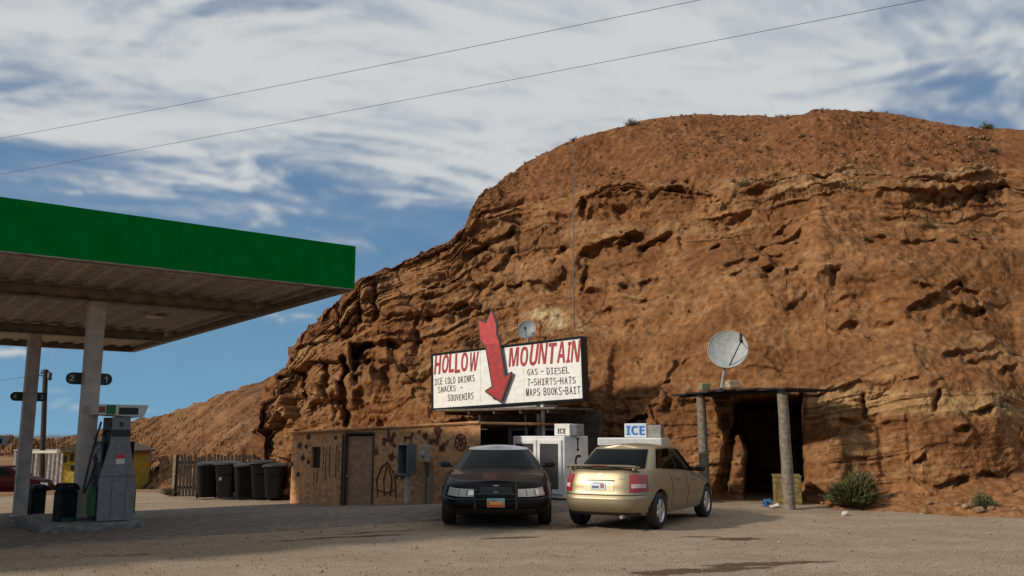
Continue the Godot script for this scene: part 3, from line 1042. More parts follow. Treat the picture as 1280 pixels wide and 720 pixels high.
	# number plates on the two near columns
	number_plate(-3.5, 3.62, "2", "1", 473.0, "black lozenge plate numbered 2 and 1 on the canopy column beside the grey pump")
	number_plate(-3.5, 10.2, "4", "3", 495.5, "black lozenge plate numbered 4 and 3 on the farther canopy column")
	# kerbed islands
	island(-4.35, -2.62, 2.42, 5.3, "concrete pump island with rounded corners carrying the grey fuel dispenser")
	island(-5.2, -2.9, 9.0, 11.9, "concrete pump island under the farther canopy column")

func number_plate(a: float, d: float, l: String, r: String, py: float, label: String) -> void:
	var foot := st(a, d)
	var y := at_depth(116.0, py, -foot.z).y
	var o := thing("number_plate", label, "sign", Transform3D(st_basis(), st(a, d + 0.16, y)), "pump number plates on the canopy columns")
	var poly := PackedVector2Array()
	for i in 13:
		var t := -PI / 2 + PI * i / 12
		poly.append(Vector2(0.29 + 0.11 * cos(t), 0.11 * sin(t)))
	for i in 13:
		var t := PI / 2 + PI * i / 12
		poly.append(Vector2(-0.29 + 0.11 * cos(t), 0.11 * sin(t)))
	var mb := MB.new()
	mb.prism(Transform3D(Basis(), Vector3(0, 0, -0.015)), poly, 0.03)
	put(mb, "plate", plain(0.004, 0.022, 0.012, 0.4), o)
	var ink := plain(0.55, 0.55, 0.5, 0.6)
	lettering(o, "numeral", l, -0.345, -0.055, 0.085, 0.11, 0.016, ink)
	lettering(o, "numeral", r, 0.255, -0.055, 0.06, 0.11, 0.016, ink)

func island(a0: float, a1: float, d0: float, d1: float, label: String) -> void:
	var c := st((a0 + a1) / 2, (d0 + d1) / 2)
	var g := ground_h(c.x, -c.z)
	var o := thing("pump_island", label, "kerb", Transform3D(st_basis(), Vector3(c.x, g, c.z)))
	var hx := (a1 - a0) / 2
	var hz := (d1 - d0) / 2
	var poly := PackedVector2Array()
	var r := 0.3
	for k in 4:
		var cx := (hx - r) * (1.0 if k == 0 or k == 3 else -1.0)
		var cz := (hz - r) * (1.0 if k < 2 else -1.0)
		for i in 7:
			var t := PI / 2 * k + PI / 2 * i / 6
			poly.append(Vector2(cx + r * cos(t), cz + r * sin(t)))
	var mb := MB.new()
	# plan outline stood upright: local x,y of the prism lie in plan
	var b := Basis(Vector3.RIGHT, Vector3(0, 0, -1), Vector3.UP)
	mb.prism(Transform3D(b, Vector3(0, -0.12, 0)), poly, 0.25)
	put(mb, "slab", M.concrete, o)
	mb = MB.new()
	var inner := PackedVector2Array()
	for p in poly:
		inner.append(p * 0.93)
	mb.prism(Transform3D(b, Vector3(0, 0.12, 0)), inner, 0.022)
	put(mb, "top_slab", M.pad_plain, o)

func build_dispenser(at: Transform3D, label: String) -> Node3D:
	# local z: the end panel seen from the road; local -x: the fuelling side; origin on the island
	var o := thing("fuel_dispenser", label, "fuel pump", at, "fuel dispensers under the canopy")
	var grey := mottled(0.195, 0.195, 0.205, 0.16, 0.45, 1.2)
	var half := [Vector2(0.27, 0.0), Vector2(0.275, 0.62), Vector2(0.262, 0.72), Vector2(0.155, 1.22), Vector2(0.135, 1.34), Vector2(0.135, 1.66)]
	var out := PackedVector2Array()
	for p in half:
		out.append(p)
	for i in range(half.size() - 1, -1, -1):
		out.append(Vector2(-half[i].x, half[i].y))
	for z in [0.28, -0.34]:
		var mb := MB.new()
		mb.prism(Transform3D(Basis(), Vector3(0, 0, z)), out, 0.06)
		var e := put(mb, "end_panel", grey, o)
		mb = MB.new()
		mb.bx(Vector3(0, 0.70, z + 0.061), Vector3(0.545, 0.008, 0.004))
		mb.bx(Vector3(-0.08, 0.35, z + 0.061), Vector3(0.006, 0.66, 0.004))
		mb.bx(Vector3(0.135, 0.42, z + 0.061), Vector3(0.006, 0.62, 0.004))
		put(mb, "panel_seam", M.dark_steel, e)
		mb = MB.new()
		mb.bx(Vector3(0, 1.40, z + 0.05), Vector3(0.285, 0.10, 0.08), 0.005)
		put(mb, "collar", M.black, e)
		mb = MB.new()
		mb.bx(Vector3(0.02, 1.02, z + 0.064), Vector3(0.13, 0.055, 0.004))
		put(mb, "sticker", plain(0.5, 0.03, 0.03, 0.6), e)
		mb = MB.new()
		mb.bx(Vector3(0.02, 0.94, z + 0.064), Vector3(0.13, 0.09, 0.004))
		put(mb, "sticker", plain(0.6, 0.55, 0.55, 0.6), e)
		mb = MB.new()
		mb.bx(Vector3(0, 1.54, z + 0.063), Vector3(0.06, 0.08, 0.006))
		put(mb, "lock_plate", M.dark_steel, e)
	var mb := MB.new()
	mb.bx(Vector3(0, 0.36, 0.0), Vector3(0.46, 0.72, 0.56), 0.01)
	put(mb, "cabinet", M.dark_steel, o)
	mb = MB.new()
	mb.bx(Vector3(0, 1.06, 0.0), Vector3(0.22, 0.72, 0.54), 0.01)
	put(mb, "card_panel", M.black, o)
	# header box with a price display, coloured end
	mb = MB.new()
	mb.prism(Transform3D(Basis(), Vector3(0, 0, -0.40)), PackedVector2Array([Vector2(-0.36, 1.70), Vector2(0.32, 1.66), Vector2(0.39, 1.86), Vector2(-0.38, 1.86)]), 0.80)
	var hd := put(mb, "header", plain(0.55, 0.54, 0.5, 0.5), o)
	mb = MB.new()
	mb.bx(Vector3(0.08, 1.755, 0.403), Vector3(0.30, 0.115, 0.006))
	put(mb, "price_display", M.black, hd)
	mb = MB.new()
	mb.bx(Vector3(-0.19, 1.775, 0.403), Vector3(0.14, 0.15, 0.005))
	put(mb, "stripe", plain(0.004, 0.12, 0.03, 0.5), hd)
	mb = MB.new()
	mb.bx(Vector3(-0.325, 1.775, 0.403), Vector3(0.10, 0.10, 0.006))
	put(mb, "emblem", plain(0.22, 0.03, 0.03, 0.5), hd)
	for x in [-1.0, 1.0]:
		var sd := MB.new()
		sd.bx(Vector3(0.235 * x, 0.98, 0.0), Vector3(0.02, 0.56, 0.52), 0.006)
		put(sd, "front_panel", M.black, o)
		sd = MB.new()
		sd.bx(Vector3(0.252 * x, 1.05, 0.1), Vector3(0.014, 0.24, 0.22), 0.004)
		put(sd, "display", plain(0.35, 0.35, 0.34, 0.4), o)
		sd = MB.new()
		sd.prism(Transform3D(Basis(Vector3(0, 0, 1), Vector3.UP, Vector3(-1, 0, 0)), Vector3(0.30 * x + 0.02, 0.0, 0.04)), PackedVector2Array([Vector2(-0.2, 0.08), Vector2(0.2, 0.08), Vector2(0.2, 0.42), Vector2(0.12, 0.54), Vector2(-0.1, 0.54), Vector2(-0.2, 0.40)]), 0.05)
		put(sd, "valance", plain(0.006, 0.12, 0.03, 0.45), o)
		if x > 0.0:
			continue
		# nozzle hung at the side and its hose
		sd = MB.new()
		sd.box(Transform3D(Basis(Vector3(0, 0, 1), 0.5 * x), Vector3(0.31 * x, 1.12, 0.16)), Vector3(0.07, 0.26, 0.06), 0.02)
		sd.tube([Vector3(0.33 * x, 1.24, 0.16), Vector3(0.37 * x, 1.33, 0.18), Vector3(0.33 * x, 1.38, 0.2)], 0.016)
		var nzl := put(sd, "nozzle", plain(0.18, 0.18, 0.19, 0.5), o)
		sd = MB.new()
		sd.bx(Vector3(0.33 * x, 1.0, 0.16), Vector3(0.03, 0.12, 0.08), 0.01)
		put(sd, "guard", M.black, nzl)
		var pts := []
		for i in 25:
			var t := i / 24.0
			pts.append(Vector3((0.30 + 0.17 * sin(t * PI)) * x, lerpf(1.0, 1.58, t) - 0.95 * sin(t * PI) * (1.0 - 0.35 * t), 0.2 + 0.10 * t))
		sd = MB.new()
		sd.tube(pts, 0.017, 8)
		put(sd, "hose", M.rubber, o)
	return o

func trash_bin(at: Vector3, turn: float, w: float, h: float, label: String, stripe: Material) -> void:
	var o := thing("litter_bin", label, "bin", Transform3D(Basis(Vector3.UP, turn), at), "litter bins beside the pumps")
	var mb := MB.new()
	mb.box(Transform3D(Basis(), Vector3(0, h * 0.42, 0)), Vector3(w, h * 0.84, w), 0.03)
	put(mb, "body", M.bin, o)
	mb = MB.new()
	mb.prism(Transform3D(Basis(), Vector3(0, 0, -w * 0.54)), PackedVector2Array([Vector2(-w * 0.54, h * 0.842), Vector2(w * 0.54, h * 0.842), Vector2(w * 0.54, h * 0.9), Vector2(w * 0.3, h), Vector2(-w * 0.3, h), Vector2(-w * 0.54, h * 0.9)]), w * 1.08)
	put(mb, "lid", M.bin, o)
	mb = MB.new()
	mb.bx(Vector3(0, h * 0.2, w * 0.502), Vector3(w * 0.8, h * 0.09, 0.012), 0.003)
	put(mb, "band", stripe, o)
	mb = MB.new()
	mb.bx(Vector3(0, h * 0.945, w * 0.40), Vector3(w * 0.4, h * 0.06, w * 0.3), 0.005)
	put(mb, "opening_flap", M.dark_steel, o)

# ------------------------------------------------------------------ cars
const K := 0.8706

func sup(t: float, n: float) -> Vector2:    # unit rounded rectangle: t 0-1 front, 1-2 right side, 2-3 rear, 3-4 left side
	t = fposmod(t, 4.0)
	var k := pow(0.5, 1.0 / n)
	var seg := int(t)
	var f := (t - seg) * 2.0 - 1.0
	var a := f * k
	var b := pow(1.0 - pow(absf(a), n), 1.0 / n)
	match seg:
		0: return Vector2(b, a)
		1: return Vector2(-a, b)
		2: return Vector2(-b, -a)
	return Vector2(a, -b)

class Car:
	var front := []      # (s, x) outline of the nose from sill to shoulder
	var rear := []
	var wide := []       # (s, half width)
	var shoulder := []   # (x, y)
	var sill := 0.2
	var n := 5.0
	var wheels := [1.3, -1.3]
	var arch := 0.35
	var wheel_r := 0.3
	var track := 0.73
	var g_front := [0.75, 0.1]     # glasshouse: x of the screen at its foot and at the roof
	var g_rear := [-1.55, -0.95]
	var g_wide := [0.72, 0.56]
	var roof := []       # (x, y)
	var gn := 7.0

var car: Car

func car_body(t: float, s: float, c := 1.0) -> Vector3:
	var xf := curve(car.front, s)
	var xr := curve(car.rear, s)
	var w := curve(car.wide, s)
	var q := sup(t, car.n)
	var x := (xf + xr) / 2 + (xf - xr) / 2 * q.x
	var z := w * q.y * c
	var y := lerpf(car.sill, curve(car.shoulder, x), s)
	if absf(q.y) > 0.55 and s < 0.98:
		for wx in car.wheels:
			var d: float = absf(x - wx)
			if d < car.arch:
				y = maxf(y, car.wheel_r + sqrt(car.arch * car.arch - d * d) - 0.0)
	return Vector3(x, y + 0.035 * (1.0 - c * c), z)

func car_glass(t: float, s: float, c := 1.0) -> Vector3:
	var e := s * s * 0.25 + s * 0.75
	var xf := lerpf(car.g_front[0], car.g_front[1], e)
	var xr := lerpf(car.g_rear[0], car.g_rear[1], e)
	var w := lerpf(car.g_wide[0], car.g_wide[1], s * s * 0.35 + s * 0.65)
	var q := sup(t, car.gn)
	var x := (xf + xr) / 2 + (xf - xr) / 2 * q.x - 0.05 * q.y * q.y * signf(q.x) * absf(q.x)
	var z := w * q.y * c
	var y := lerpf(curve(car.shoulder, x) - 0.02, curve(car.roof, x), s)
	return Vector3(x, y + 0.06 * (1.0 - c * c), z)

func ring(n_end: int, n_side: int) -> Array:
	var ts := []
	for seg in 4:
		var n := n_end if seg % 2 == 0 else n_side
		for i in n:
			ts.append(seg + float(i) / n)
	ts.append(4.0)
	return ts

func patch(fn: Callable, t0: float, t1: float, s0: float, s1: float, lift: float, nt := 12, ns := 6, c0 := 1.0) -> MB:
	var rows := []
	for i in ns + 1:
		var r := PackedVector3Array()
		for j in nt + 1:
			var t := lerpf(t0, t1, float(j) / nt)
			var s := lerpf(s0, s1, float(i) / ns)
			var p: Vector3 = fn.call(t, s, c0)
			var du: Vector3 = fn.call(t + 0.02, s, c0) - fn.call(t - 0.02, s, c0)
			var dv: Vector3 = fn.call(t, s + 0.02, c0) - fn.call(t, s - 0.02, c0)
			var nn := du.cross(dv).normalized()
			if nn.dot(Vector3(p.x * 0.3, 0.2, p.z)) < 0.0 and absf(nn.x) < 0.8:
				nn = -nn
			elif absf(nn.x) >= 0.8 and nn.x * p.x < 0.0:
				nn = -nn
			r.append(p + nn * lift)
		rows.append(r)
	var mb := MB.new()
	mb.sheet(rows, func(p): return Vector3(p.x * 0.3, 0.15, p.z))
	return mb

func car_shell(o: Node3D, paint: Material, roof_paint: Material) -> void:
	var rows := []
	var ts := ring(20, 150)
	var ss := [0.0, 0.02, 0.07, 0.15, 0.22, 0.30, 0.36, 0.40, 0.46, 0.54, 0.62, 0.70, 0.78, 0.85, 0.91, 0.955, 0.985, 1.0]
	for s in ss:
		var r := PackedVector3Array()
		for t in ts:
			r.append(car_body(t, s))
		rows.append(r)
	for c in [0.96, 0.9, 0.75, 0.5, 0.25, 0.0]:
		var r := PackedVector3Array()
		for t in ts:
			r.append(car_body(t, 1.0, c))
		rows.append(r)
	var mb := MB.new()
	mb.sheet(rows, func(p): return Vector3(p.x * 0.35, (p.y - 0.55) * 1.5, p.z))
	put(mb, "body", paint, o)
	rows = []
	for i in 9:
		var r := PackedVector3Array()
		for t in ring(14, 30):
			r.append(car_glass(t, i / 8.0))
		rows.append(r)
	mb = MB.new()
	mb.sheet(rows, func(p): return Vector3(p.x * 0.4, 0.3, p.z))
	put(mb, "pillars", paint if roof_paint == paint else M.black, o)
	rows = []
	for c in [1.0, 0.97, 0.9, 0.75, 0.5, 0.25, 0.0]:
		var r := PackedVector3Array()
		for t in ring(14, 30):
			r.append(car_glass(t, 1.0, c) + Vector3(0, 0.002, 0))
		rows.append(r)
	mb = MB.new()
	mb.sheet(rows, func(_p): return Vector3.UP)
	put(mb, "roof", roof_paint, o)
	mb = MB.new()
	var x0: float = curve(car.rear, 0.1) + 0.25
	var x1: float = curve(car.front, 0.1) - 0.25
	mb.bx(Vector3((x0 + x1) / 2, car.sill + 0.09, 0), Vector3(x1 - x0, 0.16, car.track * 2 - 0.3), 0.03)
	mb.bx(Vector3((x0 + x1) / 2, car.sill + 0.25, 0), Vector3(x1 - x0, 0.2, car.track * 2 - 0.12), 0.03)
	put(mb, "underbody", M.black, o)

func car_wheels(o: Node3D, spokes: int, rim_m: Material, width := 0.19) -> void:
	var r := car.wheel_r
	var tyre := MB.new()
	var h := width / 2
	tyre.lathe(Transform3D(), [Vector2(r * 0.64, -h), Vector2(r * 0.68, -h * 1.05), Vector2(r * 0.90, -h * 1.08), Vector2(r * 0.985, -h * 0.8), Vector2(r, -h * 0.4), Vector2(r, h * 0.4), Vector2(r * 0.985, h * 0.8), Vector2(r * 0.90, h * 1.08), Vector2(r * 0.68, h * 1.05), Vector2(r * 0.64, h)], 36)
	var tm := tyre.mesh()
	var rim := MB.new()
	rim.lathe(Transform3D(), [Vector2(r * 0.66, -h * 0.9), Vector2(r * 0.60, -h * 0.8), Vector2(r * 0.58, h * 0.5), Vector2(r * 0.63, h * 0.86), Vector2(r * 0.67, h * 0.95), Vector2(r * 0.66, -h * 0.9)], 36)
	rim.lathe(Transform3D(), [Vector2(r * 0.17, h * 0.3), Vector2(r * 0.16, h * 0.72), Vector2(r * 0.1, h * 0.82), Vector2(0, h * 0.84)], 16)
	for i in spokes:
		var b := Basis(Vector3.UP, TAU * i / spokes)
		rim.box(Transform3D(b, b * Vector3(r * 0.37, h * 0.62, 0)), Vector3(r * 0.5, h * 0.35, r * 0.62 * 2.4 / spokes), 0.012)
	var rm := rim.mesh()
	var disc := MB.new()
	disc.lathe(Transform3D(), [Vector2(0, h * 0.1), Vector2(r * 0.6, h * 0.1)], 20)
	var dm := disc.mesh()
	for x in car.wheels:
		for sg in [1.0, -1.0]:
			var w := Node3D.new()
			w.name = "wheel"
			w.transform = Transform3D(Basis(Vector3(1, 0, 0), PI / 2 * sg) , Vector3(x, r, car.track * sg))
			o.add_child(w, true)
			put(tm, "tyre", M.rubber, w)
			put(rm, "rim", rim_m, w)
			put(dm, "brake_disc", M.dark_steel, w)

func car_windows(o: Node3D, glass: Material, side := [[1.12, 1.46], [1.54, 1.86]], edge := 0.05) -> void:
	put(patch(car_glass, edge, 1.0 - edge, 0.07, 0.95, 0.006, 24, 8), "windscreen", glass, o)
	put(patch(car_glass, 2.0 + edge, 3.0 - edge, 0.09, 0.94, 0.006, 24, 8), "rear_window", glass, o)
	for w in side:
		put(patch(car_glass, w[0], w[1], 0.10, 0.93, 0.006, 14, 6), "side_window", glass, o)
		put(patch(car_glass, 5.0 - w[1], 5.0 - w[0], 0.10, 0.93, 0.006, 14, 6), "side_window", glass, o)

func car_mirrors(o: Node3D, x: float, y: float, z: float, m: Material) -> void:
	for sg in [1.0, -1.0]:
		var mb := MB.new()
		mb.box(Transform3D(Basis(Vector3.UP, -0.2 * sg), Vector3(x, y, (z + 0.09) * sg)), Vector3(0.10, 0.12, 0.20), 0.035)
		mb.bar(Vector3(x + 0.02, y - 0.04, (z - 0.06) * sg), Vector3(x, y - 0.02, (z + 0.04) * sg), 0.025)
		put(mb, "door_mirror", m, o)

func car_at(x: float, z: float, az: float) -> Transform3D:
	var a := deg_to_rad(az)
	return Transform3D(Basis(Vector3(sin(a), 0, -cos(a)), Vector3.UP, Vector3(cos(a), 0, sin(a))), on_ground(x, z))

func build_gold_car(at: Transform3D) -> void:
	var paint := plain(0.335, 0.275, 0.178, 0.45, 0.65)
	paint.clearcoat_enabled = true
	paint.clearcoat = 0.4
	paint.clearcoat_roughness = 0.12
	var o := thing("parked_car", "champagne gold four-door sedan with boot spoiler, its tail turned outwards", "car", at)
	car = Car.new()
	car.front = [Vector2(0, 2.02), Vector2(0.15, 2.12), Vector2(0.45, 2.17), Vector2(0.7, 2.10), Vector2(1, 1.98)]
	car.rear = [Vector2(0, -1.98), Vector2(0.10, -2.10), Vector2(0.22, -2.165), Vector2(0.42, -2.17), Vector2(0.47, -2.115), Vector2(0.7, -2.09), Vector2(0.93, -2.02), Vector2(1, -1.97)]
	car.wide = [Vector2(0, 0.78), Vector2(0.08, 0.81), Vector2(0.35, 0.85), Vector2(0.6, 0.85), Vector2(0.85, 0.815), Vector2(0.95, 0.78), Vector2(1, 0.745)]
	car.shoulder = [Vector2(-2.2, 1.01), Vector2(-1.95, 1.035), Vector2(-1.3, 1.02), Vector2(0, 0.95), Vector2(0.8, 0.90), Vector2(1.4, 0.82), Vector2(1.9, 0.70), Vector2(2.2, 0.62)]
	car.sill = 0.25
	car.wheels = [1.30, -1.30]
	car.arch = 0.37
	car.wheel_r = 0.315
	car.track = 0.73
	car.g_front = [1.14, 0.36]
	car.g_rear = [-1.62, -1.08]
	car.g_wide = [0.745, 0.60]
	car.roof = [Vector2(-1.7, 1.36), Vector2(-1.0, 1.385), Vector2(-0.4, 1.405), Vector2(0.2, 1.385), Vector2(1.0, 1.30)]
	car_shell(o, paint, paint)
	car_windows(o, M.car_glass, [[1.05, 1.49], [1.505, 1.92]], 0.035)
	for b in [1.488, 3.493]:
		put(patch(car_glass, b, b + 0.019, 0.10, 0.94, 0.008, 2, 6), "door_pillar", M.black, o)
	car_wheels(o, 5, plain(0.62, 0.62, 0.62, 0.3, 0.8))
	car_mirrors(o, 0.72, 0.98, 0.80, M.black)
	# tail: lamps, plate in its recess, bumper step, spoiler, badge
	var red := plain(0.30, 0.004, 0.008, 0.2)
	red.clearcoat_enabled = true
	var clear := plain(0.55, 0.40, 0.38, 0.2)
	for k in [[1.975, 2.125], [2.862, 3.03]]:
		var lamp := put(patch(car_body, k[0], k[1], 0.515, 0.88, 0.010, 12, 6), "tail_light", red, o)
		put(patch(car_body, lerpf(k[0], k[1], 0.12), lerpf(k[0], k[1], 0.90), 0.60, 0.685, 0.016, 8, 3), "reverse_lens", clear, lamp)
	var rec := put(patch(car_body, 2.31, 2.69, 0.52, 0.76, 0.006, 10, 4), "plate_surround", plain(0.62, 0.52, 0.34, 0.4, 0.3), o)
	put(patch(car_body, 2.305, 2.695, 0.745, 0.775, 0.014, 10, 2), "plate_lip", M.black_gloss, rec)
	var pl := put(patch(car_body, 2.41, 2.60, 0.56, 0.725, 0.016, 6, 3), "number_plate", plain(0.50, 0.55, 0.62, 0.4), o)
	for m in [[2.43, 2.475, 0.60, 0.69, 0.30, 0.10, 0.12], [2.495, 2.58, 0.595, 0.645, 0.05, 0.09, 0.22], [2.44, 2.57, 0.70, 0.712, 0.06, 0.1, 0.25]]:
		put(patch(car_body, m[0], m[1], m[2], m[3], 0.020, 3, 2), "print", plain(m[4], m[5], m[6], 0.5), pl)
	put(patch(car_body, 2.485, 2.515, 0.86, 0.90, 0.012, 3, 2), "badge", M.chrome, o)
	put(patch(car_body, 2.18, 2.25, 0.80, 0.815, 0.010, 3, 2), "badge", M.chrome, o)
	put(patch(car_body, 1.98, 3.02, 0.445, 0.46, 0.004, 30, 2), "bumper_gap", M.black, o)
	put(patch(car_body, 2.08, 2.92, 0.47, 0.482, 0.004, 20, 2), "boot_gap", M.black, o)
	put(patch(car_body, 2.02, 2.98, 0.0, 0.07, 0.006, 30, 2), "valance", M.black, o)
	var rows := []
	for i in 21:
		var f := i / 20.0 * 2.0 - 1.0
		var r := PackedVector3Array()
		var up := 0.028 * (1.0 - pow(absf(f), 6.0))
		var x := -2.02 + 0.14 * f * f
		for p in [Vector2(0.10, 0.0), Vector2(0.03, 0.022), Vector2(-0.07, 0.012), Vector2(-0.08, -0.004), Vector2(-0.02, -0.02), Vector2(0.10, -0.02), Vector2(0.10, 0.0)]:
			r.append(Vector3(x + p.x, 1.056 + up + p.y, 0.70 * f))
		rows.append(r)
	var mb := MB.new()
	mb.sheet(rows, func(p): return Vector3(-0.5, 1.0, 0) if p.y > 1.075 else Vector3(-0.3, -1, 0))
	for sg in [-1.0, 1.0]:
		mb.box(Transform3D(Basis(), Vector3(-1.92, 1.045, 0.60 * sg)), Vector3(0.12, 0.07, 0.05), 0.01)
	var sp := put(mb, "spoiler", paint, o)
	mb = MB.new()
	mb.bx(Vector3(-2.098, 1.09, 0), Vector3(0.012, 0.012, 0.3))
	put(mb, "brake_lamp", plain(0.2, 0.01, 0.01, 0.2), sp)
	for sg in [1.0, -1.0]:
		var b: float = 1.0 if sg > 0 else 3.0
		for k in ([0.36, 0.60] if sg > 0 else [0.64, 0.40]):
			mb = MB.new()
			var p := car_body(b + k, 0.80)
			mb.bx(p + Vector3(0, 0, 0.018 * sg), Vector3(0.16, 0.035, 0.03), 0.01)
			put(mb, "door_handle", paint, o)
		var seams := [0.21, 0.475, 0.70] if sg > 0 else [0.79, 0.525, 0.30]
		for k in seams:
			put(patch(car_body, b + k - 0.0025, b + k + 0.0025, 0.12, 0.97, 0.003, 1, 12), "door_gap", M.black, o)
		put(patch(car_body, b + (0.28 if sg > 0 else 0.22), b + (0.78 if sg > 0 else 0.72), 0.36, 0.40, 0.008, 20, 2), "side_strip", paint, o)
	mb = MB.new()
	mb.bar(Vector3(-2.0, 0.24, 0.42), Vector3(-2.13, 0.24, 0.42), 0.03)
	put(mb, "exhaust_pipe", M.dull_steel, o)
	var head := plain(0.5, 0.5, 0.5, 0.1)
	for k in [[0.02, 0.26], [0.74, 0.98]]:
		put(patch(car_body, k[0], k[1], 0.62, 0.86, 0.008, 8, 4), "headlight", head, o)

func build_black_car(at: Transform3D) -> void:
	var paint := plain(0.008, 0.006, 0.0065, 0.4)
	paint.clearcoat_enabled = true
	paint.metallic_specular = 0.15
	paint.clearcoat = 0.2
	paint.clearcoat_roughness = 0.08
	var o := thing("parked_car", "black full-size sedan with white roof and push bar, parked nose outwards", "car", at)
	car = Car.new()
	car.front = [Vector2(0, 2.46), Vector2(0.12, 2.60), Vector2(0.30, 2.68), Vector2(0.50, 2.69), Vector2(0.55, 2.63), Vector2(0.8, 2.60), Vector2(0.94, 2.55), Vector2(1, 2.48)]
	car.rear = [Vector2(0, -2.46), Vector2(0.3, -2.66), Vector2(0.55, -2.66), Vector2(0.8, -2.6), Vector2(1, -2.5)]
	car.wide = [Vector2(0, 0.92), Vector2(0.08, 0.98), Vector2(0.35, 1.035), Vector2(0.6, 1.03), Vector2(0.85, 0.98), Vector2(0.95, 0.93), Vector2(1, 0.89)]
	car.shoulder = [Vector2(-2.7, 0.93), Vector2(-2.3, 0.98), Vector2(-1.4, 1.0), Vector2(0.2, 0.97), Vector2(1.0, 0.96), Vector2(1.8, 0.90), Vector2(2.4, 0.80), Vector2(2.7, 0.74)]
	car.sill = 0.23
	car.wheels = [1.58, -1.33]
	car.arch = 0.385
	car.wheel_r = 0.34
	car.track = 0.88
	car.g_front = [1.08, 0.30]
	car.g_rear = [-1.75, -1.10]
	car.g_wide = [0.88, 0.60]
	car.roof = [Vector2(-1.8, 1.30), Vector2(-1.0, 1.345), Vector2(-0.4, 1.36), Vector2(0.3, 1.34), Vector2(1.1, 1.26)]
	car.n = 5.5
	car_shell(o, paint, plain(0.72, 0.70, 0.70, 0.35))
	car_windows(o, M.car_glass)
	put(patch(car_glass, 0.0, 3.999, 0.955, 1.0, 0.009, 100, 2), "roof_edge", plain(0.72, 0.70, 0.70, 0.35), o)
	car_wheels(o, 8, plain(0.03, 0.03, 0.03, 0.5, 0.3), 0.22)
	car_mirrors(o, 0.82, 1.06, 0.93, M.black)
	var lens := plain(0.42, 0.41, 0.37, 0.25)
	lens.clearcoat_enabled = true
	for k in [[0.03, 0.305], [0.695, 0.97]]:
		var hl := put(patch(car_body, k[0], k[1], 0.61, 0.84, 0.012, 12, 5), "headlight", lens, o)
		for f in [0.33, 0.62]:
			var t: float = lerpf(k[0], k[1], f)
			put(patch(car_body, t - 0.004, t + 0.004, 0.64, 0.82, 0.016, 1, 4), "divider", plain(0.12, 0.12, 0.12, 0.3), hl)
		put(patch(car_body, lerpf(k[0], k[1], 0.08), lerpf(k[0], k[1], 0.28), 0.66, 0.80, 0.015, 4, 3), "bulb_reflector", plain(0.8, 0.78, 0.7, 0.1, 0.5), hl)
	var grille := put(patch(car_body, 0.335, 0.665, 0.60, 0.90, 0.010, 14, 6), "grille", plain(0.004, 0.004, 0.004, 0.4), o)
	for i in 5:
		put(patch(car_body, 0.345, 0.655, 0.63 + i * 0.05, 0.64 + i * 0.05, 0.016, 14, 1), "grille_slat", M.black_gloss, grille)
	put(patch(car_body, 0.478, 0.522, 0.74, 0.77, 0.022, 4, 2), "badge", plain(0.3, 0.3, 0.32, 0.3, 0.6), o)
	put(patch(car_body, 0.47, 0.53, 0.925, 0.945, 0.008, 4, 2), "badge", plain(0.35, 0.35, 0.36, 0.3, 0.6), o)
	put(patch(car_body, -0.02, 1.02, 0.515, 0.545, 0.004, 30, 2), "bumper_gap", M.black, o)
	put(patch(car_body, 0.10, 0.90, 0.05, 0.24, 0.006, 20, 3), "air_intake", M.black, o)
	# number plate: orange arch on a pale ground
	var mb := MB.new()
	mb.bx(Vector3(2.735, 0.46, 0), Vector3(0.012, 0.155, 0.31), 0.004)
	var pl := put(mb, "number_plate", plain(0.26, 0.44, 0.44, 0.5), o)
	var arch := PackedVector2Array([Vector2(-0.15, -0.072), Vector2(0.15, -0.072), Vector2(0.15, -0.01), Vector2(0.10, 0.035), Vector2(0.03, 0.048), Vector2(-0.03, 0.02), Vector2(-0.10, 0.012), Vector2(-0.15, -0.02)])
	mb = MB.new()
	mb.prism(Transform3D(Basis(Vector3(0, 0, 1), Vector3.UP, Vector3(-1, 0, 0)), Vector3(2.744, 0.46, 0)), arch, -0.002)
	put(mb, "print", plain(0.62, 0.13, 0.02, 0.5), pl)
	mb = MB.new()
	for i in 5:
		mb.bx(Vector3(2.7475, 0.455, -0.085 + i * 0.042), Vector3(0.002, 0.05, 0.026))
	put(mb, "print", plain(0.85, 0.62, 0.2, 0.5), pl)
	# push bar
	mb = MB.new()
	for sg in [-1.0, 1.0]:
		mb.box(Transform3D(Basis(), Vector3(2.76, 0.58, 0.36 * sg)), Vector3(0.05, 0.46, 0.045), 0.012)
		mb.bar(Vector3(2.60, 0.42, 0.36 * sg), Vector3(2.76, 0.42, 0.36 * sg), 0.02)
	mb.bar(Vector3(2.76, 0.60, -0.36), Vector3(2.76, 0.60, 0.36), 0.022)
	put(mb, "push_bar", plain(0.01, 0.01, 0.011, 0.6), o)
	for sg in [1.0, -1.0]:
		var b: float = 1.0 if sg > 0 else 3.0
		for k in ([0.33, 0.485, 0.66] if sg > 0 else [0.67, 0.515, 0.34]):
			put(patch(car_body, b + k - 0.002, b + k + 0.002, 0.12, 0.97, 0.003, 1, 12), "door_gap", M.dark_steel, o)
	# wiper blades and dashboard litter seen at the foot of the screen
	mb = MB.new()
	for z in [-0.1, 0.45]:
		var p := car_glass(0.5 + z * 0.5, 0.05) + Vector3(0.025, 0.012, 0)
		mb.bar(p, p + Vector3(0.0, 0.03, -0.5), 0.008)
	put(mb, "wiper", M.black, o)
	for k in [[1.94, 2.2], [2.8, 3.06]]:
		put(patch(car_body, k[0], k[1], 0.58, 0.9, 0.01, 8, 4), "tail_light", plain(0.3, 0.01, 0.01, 0.15), o)

